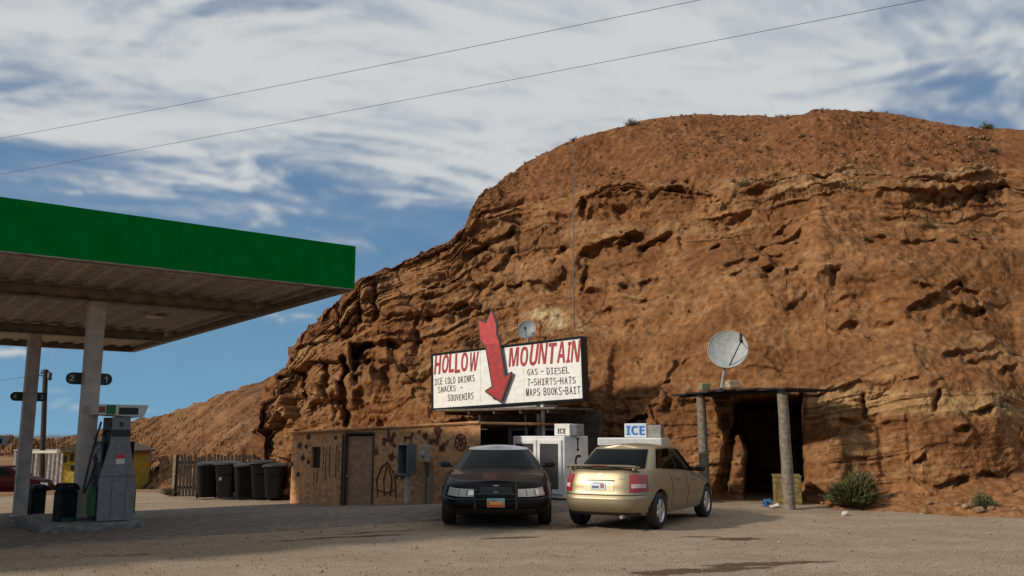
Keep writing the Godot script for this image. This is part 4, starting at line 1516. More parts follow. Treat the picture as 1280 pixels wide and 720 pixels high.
func build_red_car(at: Transform3D) -> void:
	var paint := plain(0.03, 0.003, 0.004, 0.5)
	paint.metallic_specular = 0.15
	var o := thing("parked_car", "dark red car parked beyond the farther pump island", "car", at)
	car = Car.new()
	car.front = [Vector2(0, 2.02), Vector2(0.3, 2.2), Vector2(0.7, 2.14), Vector2(1, 2.0)]
	car.rear = [Vector2(0, -2.0), Vector2(0.3, -2.2), Vector2(0.7, -2.1), Vector2(1, -2.0)]
	car.wide = [Vector2(0, 0.78), Vector2(0.35, 0.87), Vector2(0.7, 0.86), Vector2(1, 0.76)]
	car.shoulder = [Vector2(-2.2, 0.98), Vector2(0, 0.96), Vector2(1.0, 0.92), Vector2(2.2, 0.68)]
	car.g_front = [1.0, 0.25]
	car.g_rear = [-1.7, -1.2]
	car.roof = [Vector2(-1.7, 1.40), Vector2(0, 1.45), Vector2(1.0, 1.36)]
	car_shell(o, paint, paint)
	car_windows(o, M.car_glass)
	car_wheels(o, 6, M.dull_steel)
	car_mirrors(o, 0.75, 1.0, 0.80, M.black)
	for k in [[0.02, 0.26], [0.74, 0.98]]:
		put(patch(car_body, k[0], k[1], 0.6, 0.85, 0.01, 8, 4), "headlight", plain(0.5, 0.5, 0.5, 0.1), o)

# ------------------------------------------------------------------ all the things
func hit(px: float, py: float, at: Transform3D) -> Vector2:    # where a line of sight meets the plane of a transform, in its own x and y
	var e := at.affine_inverse() * Vector3(0, EYE, 0)
	var d := at.basis.inverse() * ray(px, py)
	var p := e - d * (e.z / d.z)
	return Vector2(p.x, p.y)

func board(lb: Vector3, rb: Vector3, keep_level := false) -> Transform3D:   # a plane through two feet: x to the right foot, z towards the camera
	if keep_level:
		rb.y = lb.y
	var x := (rb - lb).normalized()
	var z := x.cross(Vector3.UP).normalized()
	return Transform3D(Basis(x, z.cross(x), z), lb)

func late_materials() -> void:
	M.pad_plain = mottled(0.30, 0.28, 0.26, 0.3, 0.9, 0.7)
	M.black_gloss = plain(0.01, 0.01, 0.01, 0.2)
	M.car_glass = plain(0.003, 0.005, 0.005, 0.05)
	M.car_glass.metallic_specular = 0.2
	M.bin = plain(0.010, 0.011, 0.011, 0.6)
	M.bin.metallic_specular = 0.25
	M.wood_pale = mottled(0.40, 0.30, 0.18, 0.3, 0.9, 1.5)

func build_things() -> void:
	var g := st(-3.125, 3.085)
	build_dispenser(Transform3D(st_basis(), Vector3(g.x, ground_h(g.x, -g.z) + 0.142, g.z)).scaled_local(Vector3(1.10, 1.08, 1.05)), "grey bottle-shaped fuel dispenser with black hose on the island beside the canopy column")
	g = st(-4.35, 9.75)
	build_dispenser(Transform3D(st_basis(), Vector3(g.x, ground_h(g.x, -g.z) + 0.142, g.z)), "dark fuel dispenser left of the farther canopy column")
	trash_bin(at_ground(79, 661), 0.9, 0.30, 0.78, "black litter bin with green band beside the nearer pump island", plain(0.01, 0.05, 0.02, 0.5))
	trash_bin(at_ground(43, 652), 0.9, 0.34, 0.90, "black litter bin beside the farther canopy column", plain(0.01, 0.012, 0.012, 0.5))
	squeegee_bucket(at_ground(26, 650))
	build_black_car(car_at(-0.28, 18.5, 180.0))
	build_gold_car(car_at(2.55, 17.55, 30.0))
	var rc := at_depth(10, 600, 47.0)
	build_red_car(car_at(rc.x, 47.0, 84.0))
	build_sign()
	build_annex()
	build_storefront()
	build_freezers()
	build_porch()
	build_yard()
	build_plants()
	build_wires()

func squeegee_bucket(at: Vector3) -> void:
	var o := thing("windscreen_wash_station", "green and white windscreen wash bucket hung low by the farther column", "bucket", Transform3D(Basis(Vector3.UP, 0.6), at))
	var mb := MB.new()
	mb.bx(Vector3(0, 0.25, 0), Vector3(0.20, 0.5, 0.18), 0.02)
	put(mb, "bucket", plain(0.008, 0.06, 0.025, 0.5), o)
	mb = MB.new()
	mb.bx(Vector3(0, 0.36, 0.092), Vector3(0.15, 0.13, 0.006))
	put(mb, "label", plain(0.5, 0.5, 0.48, 0.6), o)
	mb = MB.new()
	mb.bx(Vector3(0, 0.62, -0.02), Vector3(0.26, 0.24, 0.14), 0.02)
	put(mb, "towel_box", M.black, o)
	mb = MB.new()
	mb.bar(Vector3(0.04, 0.45, 0.04), Vector3(0.1, 0.95, 0.03), 0.012)
	put(mb, "handle", M.dark_steel, o)

# ------------------------------------------------------------------ the sign
func build_sign() -> void:
	var lb := at_depth(540, 513, 27.5)
	var rb := at_depth(730, 500.5, 24.0)
	var t := board(lb, rb)
	var w := lb.distance_to(rb)
	var h := 1.74
	var o := thing("roadside_sign", "long white billboard reading HOLLOW MOUNTAIN with a red arrow, on thin posts", "sign", t)
	var mb := MB.new()
	mb.bx(Vector3(w / 2, h / 2, -0.15), Vector3(w, h, 0.24), 0.01)
	put(mb, "cabinet", M.black, o)
	# four face panels with hairline joints
	var cuts := [0.0, hit(600, 480, t).x / w, hit(655, 480, t).x / w, 1.0]
	for i in 3:
		var x0: float = cuts[i] * (w - 0.10) + 0.05
		var x1: float = cuts[i + 1] * (w - 0.10) + 0.05
		mb = MB.new()
		mb.bx(Vector3((x0 + x1) / 2, h / 2, -0.022), Vector3(x1 - x0 - 0.006, h - 0.12, 0.02), 0.003)
		put(mb, "face_panel", M.sign_white, o)
	mb = MB.new()
	for y in [0.025, h - 0.025]:
		mb.bx(Vector3(w / 2, y, -0.01), Vector3(w + 0.03, 0.055, 0.07), 0.006)
	for x in [0.012, w - 0.012]:
		mb.bx(Vector3(x, h / 2, -0.01), Vector3(0.05, h - 0.11, 0.07), 0.006)
	put(mb, "frame", M.black_gloss, o)
	var ink := plain(0.035, 0.035, 0.035, 0.7)
	words(o, t, "HOLLOW", 541.5, 468.0, 597.5, 463.0, 24.0, M.sign_red, 0.12)
	words(o, t, "MOUNTAIN", 634.5, 458.0, 724.5, 452.0, 25.5, M.sign_red, 0.14)
	words(o, t, "ICE COLD DRINKS", 543.0, 481.5, 593.5, 476.5, 8.2, ink, 0.0)
	words(o, t, "SNACKS  -", 547.0, 490.8, 578.0, 488.0, 7.6, ink, 0.0)
	words(o, t, "SOUVENIRS", 559.0, 501.8, 592.0, 498.8, 8.2, ink, 0.0)
	words(o, t, "GAS - DIESEL", 658.5, 469.0, 712.0, 466.5, 8.2, ink, 0.0)
	words(o, t, "T-SHIRTS-HATS", 658.5, 482.3, 720.0, 479.0, 8.6, ink, 0.0)
	words(o, t, "MAPS BOOKS-BAIT", 657.0, 495.0, 726.0, 492.4, 9.4, ink, 0.0)
	# the arrow: a cut-out board bolted over the sign
	var z := Transform3D(t.basis, t * Vector3(0, 0, 0.09))
	var pts := [Vector2(352, 82), Vector2(392, 96), Vector2(417, 36), Vector2(440, 98), Vector2(441, 150), Vector2(458, 205), Vector2(482, 366), Vector2(514, 347), Vector2(463, 486), Vector2(391, 436), Vector2(424, 416), Vector2(391, 215), Vector2(364, 180)]
	var poly := PackedVector2Array()
	var rim := PackedVector2Array()
	var mid := Vector2.ZERO
	for p in pts:
		poly.append(hit(510 + p.x / 4.0, 380 + p.y / 4.0, z))
	for q in Geometry2D.offset_polygon(poly, 0.045)[0]:
		rim.append(q)
	mb = MB.new()
	mb.prism(Transform3D(Basis(), Vector3(0, 0, 0.055)), rim, 0.03)
	var ar := put(mb, "arrow", M.black, o)
	mb = MB.new()
	mb.prism(Transform3D(Basis(), Vector3(0, 0, 0.084)), poly, 0.006)
	put(mb, "arrow_face", M.sign_red, ar)
	mb = MB.new()
	var upper := PackedVector2Array()
	var cut := hit(608, 431, z).y
	for q in Geometry2D.intersect_polygons(poly, PackedVector2Array([Vector2(-1, cut), Vector2(w, cut), Vector2(w, 5), Vector2(-1, 5)]))[0]:
		upper.append(q)
	mb.prism(Transform3D(Basis(), Vector3(0, 0, 0.088)), upper, 0.006)
	put(mb, "arrow_tail", M.sign_red_bright, ar)
	# stay behind the arrow and the posts under the sign
	mb = MB.new()
	var top := hit(610, 395, z)
	mb.box(Transform3D(Basis(), Vector3(top.x + 0.12, h / 2 + 0.4, 0.035)), Vector3(0.06, h + 0.4, 0.03), 0.005)
	put(mb, "arrow_stay", M.dark_steel, ar)
	for p in [[597.0, 0.035, -0.1], [669.0, 0.05, -0.16], [676.0, 0.06, -0.1], [633.0, 0.03, -0.9]]:
		var f := hit(p[0], 510, t)
		var head := t * Vector3(f.x, 0.0, p[2])
		var foot := Vector3(head.x, ground_h(head.x, -head.z), head.z)
		mb = MB.new()
		var inv := t.affine_inverse()
		mb.bar(inv * foot, inv * head, p[1], p[1], 14)
		put(mb, "post", M.white_paint, o)
	mb = MB.new()
	mb.bx(Vector3(w * 0.40, -0.05, -0.55), Vector3(w * 0.62, 0.08, 1.0), 0.01)
	put(mb, "underside_board", mottled(0.34, 0.32, 0.30, 0.2, 0.7, 0.8), o)
	mb = MB.new()
	mb.bx(Vector3(w * 0.56, -0.16, -0.35), Vector3(w * 0.13, 0.13, 0.12), 0.02)
	put(mb, "lamp_housing", M.dull_steel, o)

# hand lettering: every letter set on its own, none quite alike
func words(o: Node, t: Transform3D, s: String, x0: float, y0: float, x1: float, y1: float, hpx: float, m: Material, shear: float) -> void:
	var a := hit(x0, y0, t)
	var b := hit(x1, y1, t)
	var c := hit((x0 + x1) / 2, (y0 + y1) / 2, t)
	var h := hit((x0 + x1) / 2, (y0 + y1) / 2 - hpx, t).y - c.y
	var big := shear > 0.0
	var holder := Node3D.new()
	holder.name = "lettering"
	o.add_child(holder, true)
	var widths := []
	var total := 0.0
	for ch in s:
		var w: float = {"I": 0.42, "M": 1.25, "W": 1.3, " ": 0.5, "-": 0.7, "L": 0.8}.get(ch, 1.0) if big else {" ": 0.7, "-": 0.75}.get(ch, 1.0)
		widths.append(w)
		total += w
	var x := 0.0
	for i in s.length():
		var w: float = widths[i] / total * (b.x - a.x)
		if s[i] != " ":
			var k := 0.84 if big else 0.72
			var hh := h * rng.randf_range(0.93, 1.05)
			var yy := lerpf(a.y, b.y, (x + w / 2) / (b.x - a.x)) + h * rng.randf_range(-0.03, 0.03)
			if s[i] == "-":
				hh = h * 0.14
				yy += h * 0.42
			lettering(holder, "letter", s[i], a.x + x + w * (1.0 - k) / 2, yy, w * k, hh, -0.012, m, shear + rng.randf_range(-0.05, 0.05), "Droid Sans" if big else "Droid Sans Mono", big, (b.y - a.y) / (b.x - a.x) + rng.randf_range(-0.03, 0.03))
		x += w

# ------------------------------------------------------------------ plastered annexe with rock-art paintings
func build_annex() -> void:
	var lc := at_ground(355, 628.5)
	var rc := at_depth(600, 625, 22.8)
	rc.y = lc.y
	var t := board(lc, rc, true)
	var w := lc.distance_to(rc)
	var h := 2.2
	var o := thing("plastered_annexe", "low orange plastered wall with brown door and painted rock-art figures, under the cliff", "building", t)
	var d0 := hit(429.5, 600, t).x
	var d1 := hit(466.5, 600, t).x
	var dh := hit(447, 542.5, t).y
	var v0 := hit(389.5, 570, t).x
	var v1 := hit(400.5, 570, t).x
	var vy0 := hit(395, 585, t).y
	var vy1 := hit(395, 558.5, t).y
	var rise := 0.24
	var bump := func(x: float, y: float) -> float:
		return 0.016 * nz.mid.get_noise_2d(x * 1.1, y * 1.1) + 0.006 * nz.fine.get_noise_2d(x, y)
	# wall pieces round the openings; the left end is rounded
	var mb := MB.new()
	var rects := [[0.0, v0, 0.0, h], [v0, v1, 0.0, vy0], [v0, v1, vy1, h], [v1, d0, 0.0, h], [d0, d1, dh, h], [d1, w, 0.0, h]]
	for r in rects:
		var rows := []
		var nx := maxi(2, int((r[1] - r[0]) / 0.06))
		var ny := maxi(2, int((r[3] - r[2]) / 0.06))
		for i in ny + 1:
			var row := PackedVector3Array()
			for j in nx + 1:
				var x := lerpf(r[0], r[1], float(j) / nx)
				var y := lerpf(r[2], r[3], float(i) / ny)
				if y > 0.0 and r[3] == h and i == ny:
					y = h + rise * x / w
				var z: float = bump.call(x, y)
				if x < 0.5:
					z -= 0.5 - sqrt(maxf(0.0, 0.25 - (0.5 - x) * (0.5 - x)))
				if y == 0.0:
					y = -0.5
				row.append(Vector3(x, y, z))
			rows.append(row)
		mb.sheet(rows, func(_p): return Vector3(0, 0, 1))
	# left return, top, jambs
	var rows := []
	for i in 20:
		var row := PackedVector3Array()
		for j in 12:
			var y := lerpf(-0.5, h, i / 19.0)
			row.append(Vector3(0.015 * nz.mid.get_noise_2d(y, j * 0.4), y, -0.5 - 0.25 * j))
		rows.append(row)
	mb.sheet(rows, func(_p): return Vector3(-1, 0, 0))
	for q in [[d0, 0.0, dh], [d1, 0.0, dh], [v0, vy0, vy1], [v1, vy0, vy1]]:
		mb.quad(Vector3(q[0], q[1], 0.01), Vector3(q[0], q[2], 0.01), Vector3(q[0], q[2], -0.16), Vector3(q[0], q[1], -0.16))
	for q in [[d0, d1, dh], [v0, v1, vy0], [v0, v1, vy1]]:
		mb.quad(Vector3(q[0], q[2], 0.01), Vector3(q[1], q[2], 0.01), Vector3(q[1], q[2], -0.16), Vector3(q[0], q[2], -0.16))
	put(mb, "wall", M.adobe, o)
	mb = MB.new()
	mb.box(Transform3D(Basis(Vector3(0, 0, 1), atan(rise / w)), Vector3(w / 2 + 0.12, h + rise / 2 + 0.03, -1.45)), Vector3(w - 0.3, 0.06, 3.0), 0.01)
	mb.box(Transform3D(Basis(), Vector3(0.35, h + 0.02, -1.6)), Vector3(0.75, 0.05, 2.5), 0.01)
	put(mb, "roof", M.adobe, o)
	mb = MB.new()
	mb.box(Transform3D(Basis(Vector3(0, 0, 1), atan(rise / w)), Vector3(w / 2 + 0.25, h + rise / 2 + 0.055, 0.045)), Vector3(w - 0.5, 0.05, 0.06), 0.01)
	put(mb, "roof_edge", M.adobe, o)
	mb = MB.new()
	mb.bx(Vector3((d0 + d1) / 2, dh / 2 - 0.1, -0.10), Vector3(d1 - d0 - 0.10, dh + 0.1, 0.05), 0.006)
	var door := put(mb, "door", M.brown_paint, o)
	mb = MB.new()
	mb.bar(Vector3(d0 + 0.12, 0.95, -0.075), Vector3(d0 + 0.12, 0.95, -0.02), 0.03)
	put(mb, "door_knob", M.dull_steel, door)
	mb = MB.new()
	for x in [d0 + 0.03, d1 - 0.03]:
		mb.bx(Vector3(x, dh / 2 - 0.1, -0.03), Vector3(0.065, dh + 0.1, 0.11), 0.006)
	mb.bx(Vector3((d0 + d1) / 2, dh + 0.032, -0.03), Vector3(d1 - d0, 0.065, 0.11), 0.006)
	put(mb, "door_frame", M.brown_trim, o)
	mb = MB.new()
	mb.bx(Vector3((v0 + v1) / 2, (vy0 + vy1) / 2, -0.12), Vector3(v1 - v0, vy1 - vy0, 0.02))
	var vent := put(mb, "vent", M.black, o)
	for i in 7:
		mb = MB.new()
		mb.box(Transform3D(Basis(Vector3.RIGHT, 0.6), Vector3((v0 + v1) / 2, lerpf(vy0 + 0.05, vy1 - 0.05, i / 6.0), -0.07)), Vector3(v1 - v0 - 0.02, 0.07, 0.01))
		put(mb, "slat", M.dark_steel, vent)
	mb = MB.new()
	mb.bx(Vector3(d0 - 0.06, h * 0.5, 0.03), Vector3(0.05, h - 0.02, 0.05), 0.01)
	put(mb, "conduit", M.brown_trim, o)
	# paintings, flat on the plaster
	var horse := PackedVector2Array([Vector2(-1.0, 0.15), Vector2(-0.8, 0.34), Vector2(-0.2, 0.28), Vector2(0.35, 0.34), Vector2(0.6, 0.75), Vector2(0.72, 0.9), Vector2(0.78, 0.78), Vector2(1.05, 0.6), Vector2(0.95, 0.48), Vector2(0.72, 0.5), Vector2(0.62, 0.1), Vector2(0.78, -0.45), Vector2(0.66, -0.5), Vector2(0.45, -0.02), Vector2(0.3, -0.5), Vector2(0.2, -0.5), Vector2(0.24, -0.05), Vector2(-0.4, -0.06), Vector2(-0.55, -0.5), Vector2(-0.68, -0.5), Vector2(-0.62, 0.0), Vector2(-0.85, -0.45), Vector2(-0.96, -0.4), Vector2(-0.8, 0.08)])
	var rider := PackedVector2Array([Vector2(-0.2, 0.2), Vector2(-0.16, 0.7), Vector2(-0.2, 0.95), Vector2(-0.05, 1.1), Vector2(0.08, 0.95), Vector2(0.05, 0.7), Vector2(0.35, 0.55), Vector2(0.1, 0.5), Vector2(0.12, 0.2)])
	var blot := PackedVector2Array([Vector2(-0.6, -0.5), Vector2(0.1, -0.9), Vector2(0.5, -0.3), Vector2(0.9, 0.1), Vector2(0.4, 0.4), Vector2(0.3, 1.0), Vector2(-0.2, 0.5), Vector2(-0.9, 0.3)])
	for p in [[486, 551, 9.0, horse], [486, 549, 9.0, rider], [511, 548, 6.5, horse], [543, 552, 7.0, horse], [503, 559, 4.5, horse], [502, 574, 6.0, horse], [500, 595, 6.0, horse], [532, 545, 4.0, blot], [548, 538, 6.0, blot], [536, 588, 7.0, blot], [490, 571, 5.0, blot],
			[386, 546, 4.0, blot], [375, 557, 4.5, blot], [383, 558, 3.0, blot], [379, 572, 4.0, blot], [386, 577, 3.6, blot], [373, 593, 3.5, blot], [420, 547, 3.0, blot], [365, 580, 3.0, blot], [570, 592, 6.0, horse], [590, 570, 5.0, blot]]:
		var c := hit(p[0], p[1], t)
		var k: float = p[2] * 1.35 / scale_at(26.0)
		var sh := PackedVector2Array()
		for q in p[3]:
			sh.append(c + Vector2(q.x, q.y) * k * Vector2(1.15, 1.0))
		mb = MB.new()
		mb.prism(Transform3D(Basis(), Vector3(0, 0, 0.012)), sh, 0.004)
		put(mb, "painted_figure", M.paint_red if p[0] > 430 else plain(0.03, 0.026, 0.022, 0.9), o)
	for i in 16:       # weathered dabs of paint between the figures
		var c := hit(rng.randf_range(470.0, 596.0), rng.randf_range(536.0, 605.0), t)
		var a := rng.randf() * TAU
		var k := rng.randf_range(2.5, 7.0) / scale_at(26.0)
		var sh := PackedVector2Array()
		for q in blot:
			sh.append(c + (q * Vector2(rng.randf_range(0.8, 1.5), rng.randf_range(0.5, 1.0))).rotated(a) * k)
		if Geometry2D.triangulate_polygon(sh).size() == 0:
			continue
		mb = MB.new()
		mb.prism(Transform3D(Basis(), Vector3(0, 0, 0.010)), sh, 0.003)
		put(mb, "painted_dab", M.paint_red if i % 2 == 0 else plain(0.12, 0.045, 0.024, 0.95), o)
	# drips below the vent, a painted wheel and a basket
	for p in [[393, 588, 606], [397, 586, 604], [405, 556, 590], [408, 560, 600], [413, 556, 594], [421, 556, 598], [424, 562, 590]]:
		var a := hit(p[0], p[1], t)
		var b := hit(p[0], p[2], t)
		mb = MB.new()
		mb.bx(Vector3(a.x, (a.y + b.y) / 2, 0.014), Vector3(0.03, a.y - b.y, 0.004))
		put(mb, "painted_drip", plain(0.05, 0.03, 0.02, 0.9), o)
	var wc := hit(576, 553, t)
	mb = MB.new()
	for i in 24:
		var a0 := TAU * i / 24
		var a1 := TAU * (i + 1) / 24
		for rr in [0.21, 0.06]:
			mb.bar(Vector3(wc.x + rr * cos(a0), wc.y + rr * sin(a0), 0.012), Vector3(wc.x + rr * cos(a1), wc.y + rr * sin(a1), 0.012), 0.016, 0.016, 6)
	for i in 8:
		var a0 := TAU * i / 8
		mb.bar(Vector3(wc.x + 0.06 * cos(a0), wc.y + 0.06 * sin(a0), 0.012), Vector3(wc.x + 0.2 * cos(a0), wc.y + 0.2 * sin(a0), 0.012), 0.011, 0.011, 6)
	put(mb, "painted_wheel", M.paint_red, o)
	mb = MB.new()
	for s in [[[473, 622], [471, 600], [477, 584], [485, 578], [492, 590], [495, 605], [495, 622]], [[481, 620], [480, 600], [484, 582]], [[488, 620], [490, 600], [486, 582]], [[471, 612], [483, 616], [495, 612]]]:
		for i in s.size() - 1:
			var a := hit(s[i][0], s[i][1], t)
			var b := hit(s[i + 1][0], s[i + 1][1], t)
			mb.bar(Vector3(a.x, a.y, 0.012), Vector3(b.x, b.y, 0.012), 0.018, 0.018, 6)
	put(mb, "painted_tipi", M.paint_red, o)
	# pay phone in its hood, on a pale post
	var f := hit(523, 622, t)
	var ph := thing("pay_phone", "dark pay phone hood on a pale post before the painted wall", "phone", t * Transform3D(Basis(), Vector3(f.x, 0, 0.42)))
	var py0 := hit(523, 592, t).y
	var py1 := hit(523, 556, t).y
	mb = MB.new()
	mb.bx(Vector3(0, py0 / 2 - 0.2, -0.05), Vector3(0.14, py0 + 0.4, 0.12), 0.01)
	put(mb, "post", mottled(0.5, 0.48, 0.45, 0.2, 0.6, 1.0), ph)
	mb = MB.new()
	mb.bx(Vector3(-0.19, (py0 + py1) / 2, 0), Vector3(0.02, py1 - py0, 0.30), 0.005)
	mb.bx(Vector3(0.19, (py0 + py1) / 2, 0), Vector3(0.02, py1 - py0, 0.30), 0.005)
	mb.bx(Vector3(0, (py0 + py1) / 2, -0.15), Vector3(0.40, py1 - py0, 0.02), 0.005)
	mb.bx(Vector3(0, py1 + 0.005, 0), Vector3(0.41, 0.03, 0.34), 0.008)
	mb.bx(Vector3(0, py0 - 0.005, 0), Vector3(0.41, 0.03, 0.34), 0.008)
	put(mb, "hood", plain(0.16, 0.18, 0.19, 0.4, 0.3), ph)
	mb = MB.new()
	mb.bx(Vector3(0.02, (py0 + py1) / 2 - 0.05, -0.07), Vector3(0.24, 0.5, 0.12), 0.012)
	put(mb, "telephone", M.black, ph)
	mb = MB.new()
	mb.bar(Vector3(-0.08, (py0 + py1) / 2 - 0.12, 0.01), Vector3(-0.08, (py0 + py1) / 2 + 0.10, 0.01), 0.025)
	put(mb, "handset", M.rubber, ph)
	# meter box on two wooden posts
	f = hit(549, 622, t)
	var bb := thing("meter_box", "beige metal meter box on two brown wooden posts by the painted wall", "meter box", t * Transform3D(Basis(), Vector3(f.x, 0, 0.5)))
	py0 = hit(549, 577, t).y
	py1 = hit(549, 556, t).y
	for x in [-0.10, 0.13]:
		mb = MB.new()
		mb.bx(Vector3(x, (py0 + 0.1) / 2 - 0.15, -0.1), Vector3(0.09, py0 + 0.4, 0.09), 0.008)
		put(mb, "post", M.wood_grey, bb)
	mb = MB.new()
	mb.bx(Vector3(0, (py0 + py1) / 2, 0.0), Vector3(0.34, py1 - py0, 0.18), 0.012)
	put(mb, "box", mottled(0.42, 0.34, 0.26, 0.2, 0.6, 1.2), bb)
	mb = MB.new()
	mb.lathe(Transform3D(Basis(Vector3.RIGHT, PI / 2), Vector3(0.03, (py0 + py1) / 2 - 0.02, 0.09)), [Vector2(0.07, 0), Vector2(0.07, 0.06), Vector2(0.05, 0.085), Vector2(0, 0.09)], 16)
	put(mb, "meter", M.dull_steel, bb)

# ------------------------------------------------------------------ shop front in the rock, behind the sign posts
func build_storefront() -> void:
	var lc := at_depth(592, 622, 27.6)
	var rc := at_depth(752, 620, 25.0)
	lc.y = ground_h(lc.x, -lc.z)
	var t := board(lc, rc, true)
	var w := lc.distance_to(rc)
	var o := thing("shop_front", "dark timber shop front with pale framed glass door, set back under the billboard", "building", t)
	var mb := MB.new()
	var openings := [[w * 0.30, w * 0.46], [w * 0.52, w * 0.78]]
	var x := 0.0
	for q in openings + [[w, w]]:
		mb.bx(Vector3((x + q[0]) / 2, 1.25, 0), Vector3(q[0] - x, 2.7, 0.14))
		if q[1] > q[0]:
			mb.bx(Vector3((q[0] + q[1]) / 2, 2.38, 0), Vector3(q[1] - q[0], 0.44, 0.14))
		x = q[1]
	put(mb, "wall", mottled(0.12, 0.085, 0.06, 0.3, 0.85, 0.7), o)
	var names := ["door", "window"]
	for i in 2:
		var q: Array = openings[i]
		var y0 := -0.1 if i == 0 else 0.9
		mb = MB.new()
		for xx in [q[0] + 0.035, q[1] - 0.035]:
			mb.bx(Vector3(xx, (y0 + 2.16) / 2, 0.0), Vector3(0.07, 2.16 - y0, 0.18), 0.006)
		mb.bx(Vector3((q[0] + q[1]) / 2, 2.125, 0.0), Vector3(q[1] - q[0] - 0.14, 0.07, 0.18), 0.006)
		mb.bx(Vector3((q[0] + q[1]) / 2, y0 + 0.05, 0.0), Vector3(q[1] - q[0] - 0.14, 0.10, 0.17), 0.006)
		var f := put(mb, names[i] + "_frame", M.white_paint, o)
		mb = MB.new()
		mb.bx(Vector3((q[0] + q[1]) / 2, (y0 + 2.14) / 2, -0.02), Vector3(q[1] - q[0] - 0.12, 2.10 - y0, 0.012))
		put(mb, "pane", M.dark_glass, f)
		if i == 1:
			mb = MB.new()
			mb.bx(Vector3((q[0] + q[1]) / 2, 0.35, 0), Vector3(q[1] - q[0], 0.99, 0.13))
			put(mb, "dado", mottled(0.2, 0.14, 0.1, 0.3, 0.85, 0.7), o)
	mb = MB.new()
	mb.bx(Vector3(w / 2 - 0.1, 2.66, 0.9), Vector3(w * 0.92, 0.06, 2.0), 0.01)
	put(mb, "awning_roof", mottled(0.16, 0.13, 0.1, 0.3, 0.8, 0.7), o)
	for i in 5:
		mb = MB.new()
		mb.bx(Vector3(0.35 + i * (w - 0.9) / 4, 2.58, 0.9), Vector3(0.06, 0.10, 1.9), 0.006)
		put(mb, "rafter", M.brown_trim, o)

# ------------------------------------------------------------------ ice freezers
func build_freezers() -> void:
	# the two-door one behind the black car
	var c := at_depth(706, 625, 22.6)
	var yaw := -41.0
	var at := face_to(Vector3(c.x, ground_h(c.x, -c.z), c.z), yaw)
	var o := thing("ice_freezer", "white upright ice freezer with two dark glass doors behind the black sedan", "freezer", at)
	# origin at the front right corner: x runs left (negative), z back (negative)
	var w := 1.72
	var d := 1.02
	var h := hit(706, 545, at).y
	freezer(o, w, d, h, 2, true)
	for k in [["I", 0.22], ["C", 0.49], ["E", 0.76]]:
		side_letter(o, k[0], d * 0.55, h * (1.0 - k[1]) - 0.02, 0.26 if k[0] != "I" else 0.10, h * 0.21, plain(0.03, 0.01, 0.02, 0.6))
	var mb := MB.new()
	mb.bx(Vector3(-0.28, h + 0.16, -0.35), Vector3(0.5, 0.30, 0.16), 0.01)
	var bx := put(mb, "name_box", mottled(0.70, 0.69, 0.66, 0.08, 0.5, 1.0), o)
	lettering(bx, "lettering", "ICE", -0.42, h + 0.06, 0.26, 0.13, -0.266, plain(0.06, 0.05, 0.05, 0.6))
	mb = MB.new()
	mb.bx(Vector3(0.10, h + 0.155, -0.40), Vector3(0.24, 0.29, 0.3), 0.01)
	var cu := put(mb, "cooling_unit", M.dull_steel, o)
	for i in 6:
		mb = MB.new()
		mb.bx(Vector3(0.0 + i * 0.04, h + 0.155, -0.245), Vector3(0.014, 0.26, 0.012))
		put(mb, "fin", plain(0.10, 0.14, 0.2, 0.4, 0.4), cu)
	# the second one, behind the gold car
	c = at_depth(824, 628, 21.6)
	at = face_to(Vector3(c.x, ground_h(c.x, -c.z), c.z), -25.0)
	o = thing("ice_freezer", "white chest-topped ice freezer with blue ICE sign box behind the gold sedan", "freezer", at)
	h = hit(822, 557, at).y
	freezer(o, 1.45, 0.85, h, 2, false)
	mb = MB.new()
	mb.bx(Vector3(-0.70, h + 0.09, -0.32), Vector3(1.62, 0.19, 0.72), 0.02)
	var lid := put(mb, "sloped_top", M.white_paint, o)
	mb = MB.new()
	mb.bx(Vector3(-0.70, h + 0.10, 0.042), Vector3(1.54, 0.10, 0.008))
	put(mb, "top_panel", mottled(0.55, 0.56, 0.55, 0.1, 0.5, 1.0), lid)
	mb = MB.new()
	mb.bx(Vector3(-0.58, h + 0.19 + 0.17, -0.25), Vector3(0.56, 0.34, 0.28), 0.012)
	bx = put(mb, "sign_box", mottled(0.60, 0.66, 0.72, 0.06, 0.4, 1.0), o)
	lettering(bx, "lettering", "ICE", -0.81, h + 0.255, 0.46, 0.22, -0.106, plain(0.012, 0.15, 0.48, 0.5))
	mb = MB.new()
	mb.bx(Vector3(-0.12, h + 0.19 + 0.15, -0.28), Vector3(0.34, 0.30, 0.3), 0.012)
	put(mb, "cooling_unit", mottled(0.30, 0.28, 0.25, 0.2, 0.6, 1.0), o)
	mb = MB.new()
	mb.bx(Vector3(0.043, h - 0.02, -0.30), Vector3(0.004, 0.13, 0.13))
	put(mb, "emblem", plain(0.02, 0.06, 0.2, 0.5), o)

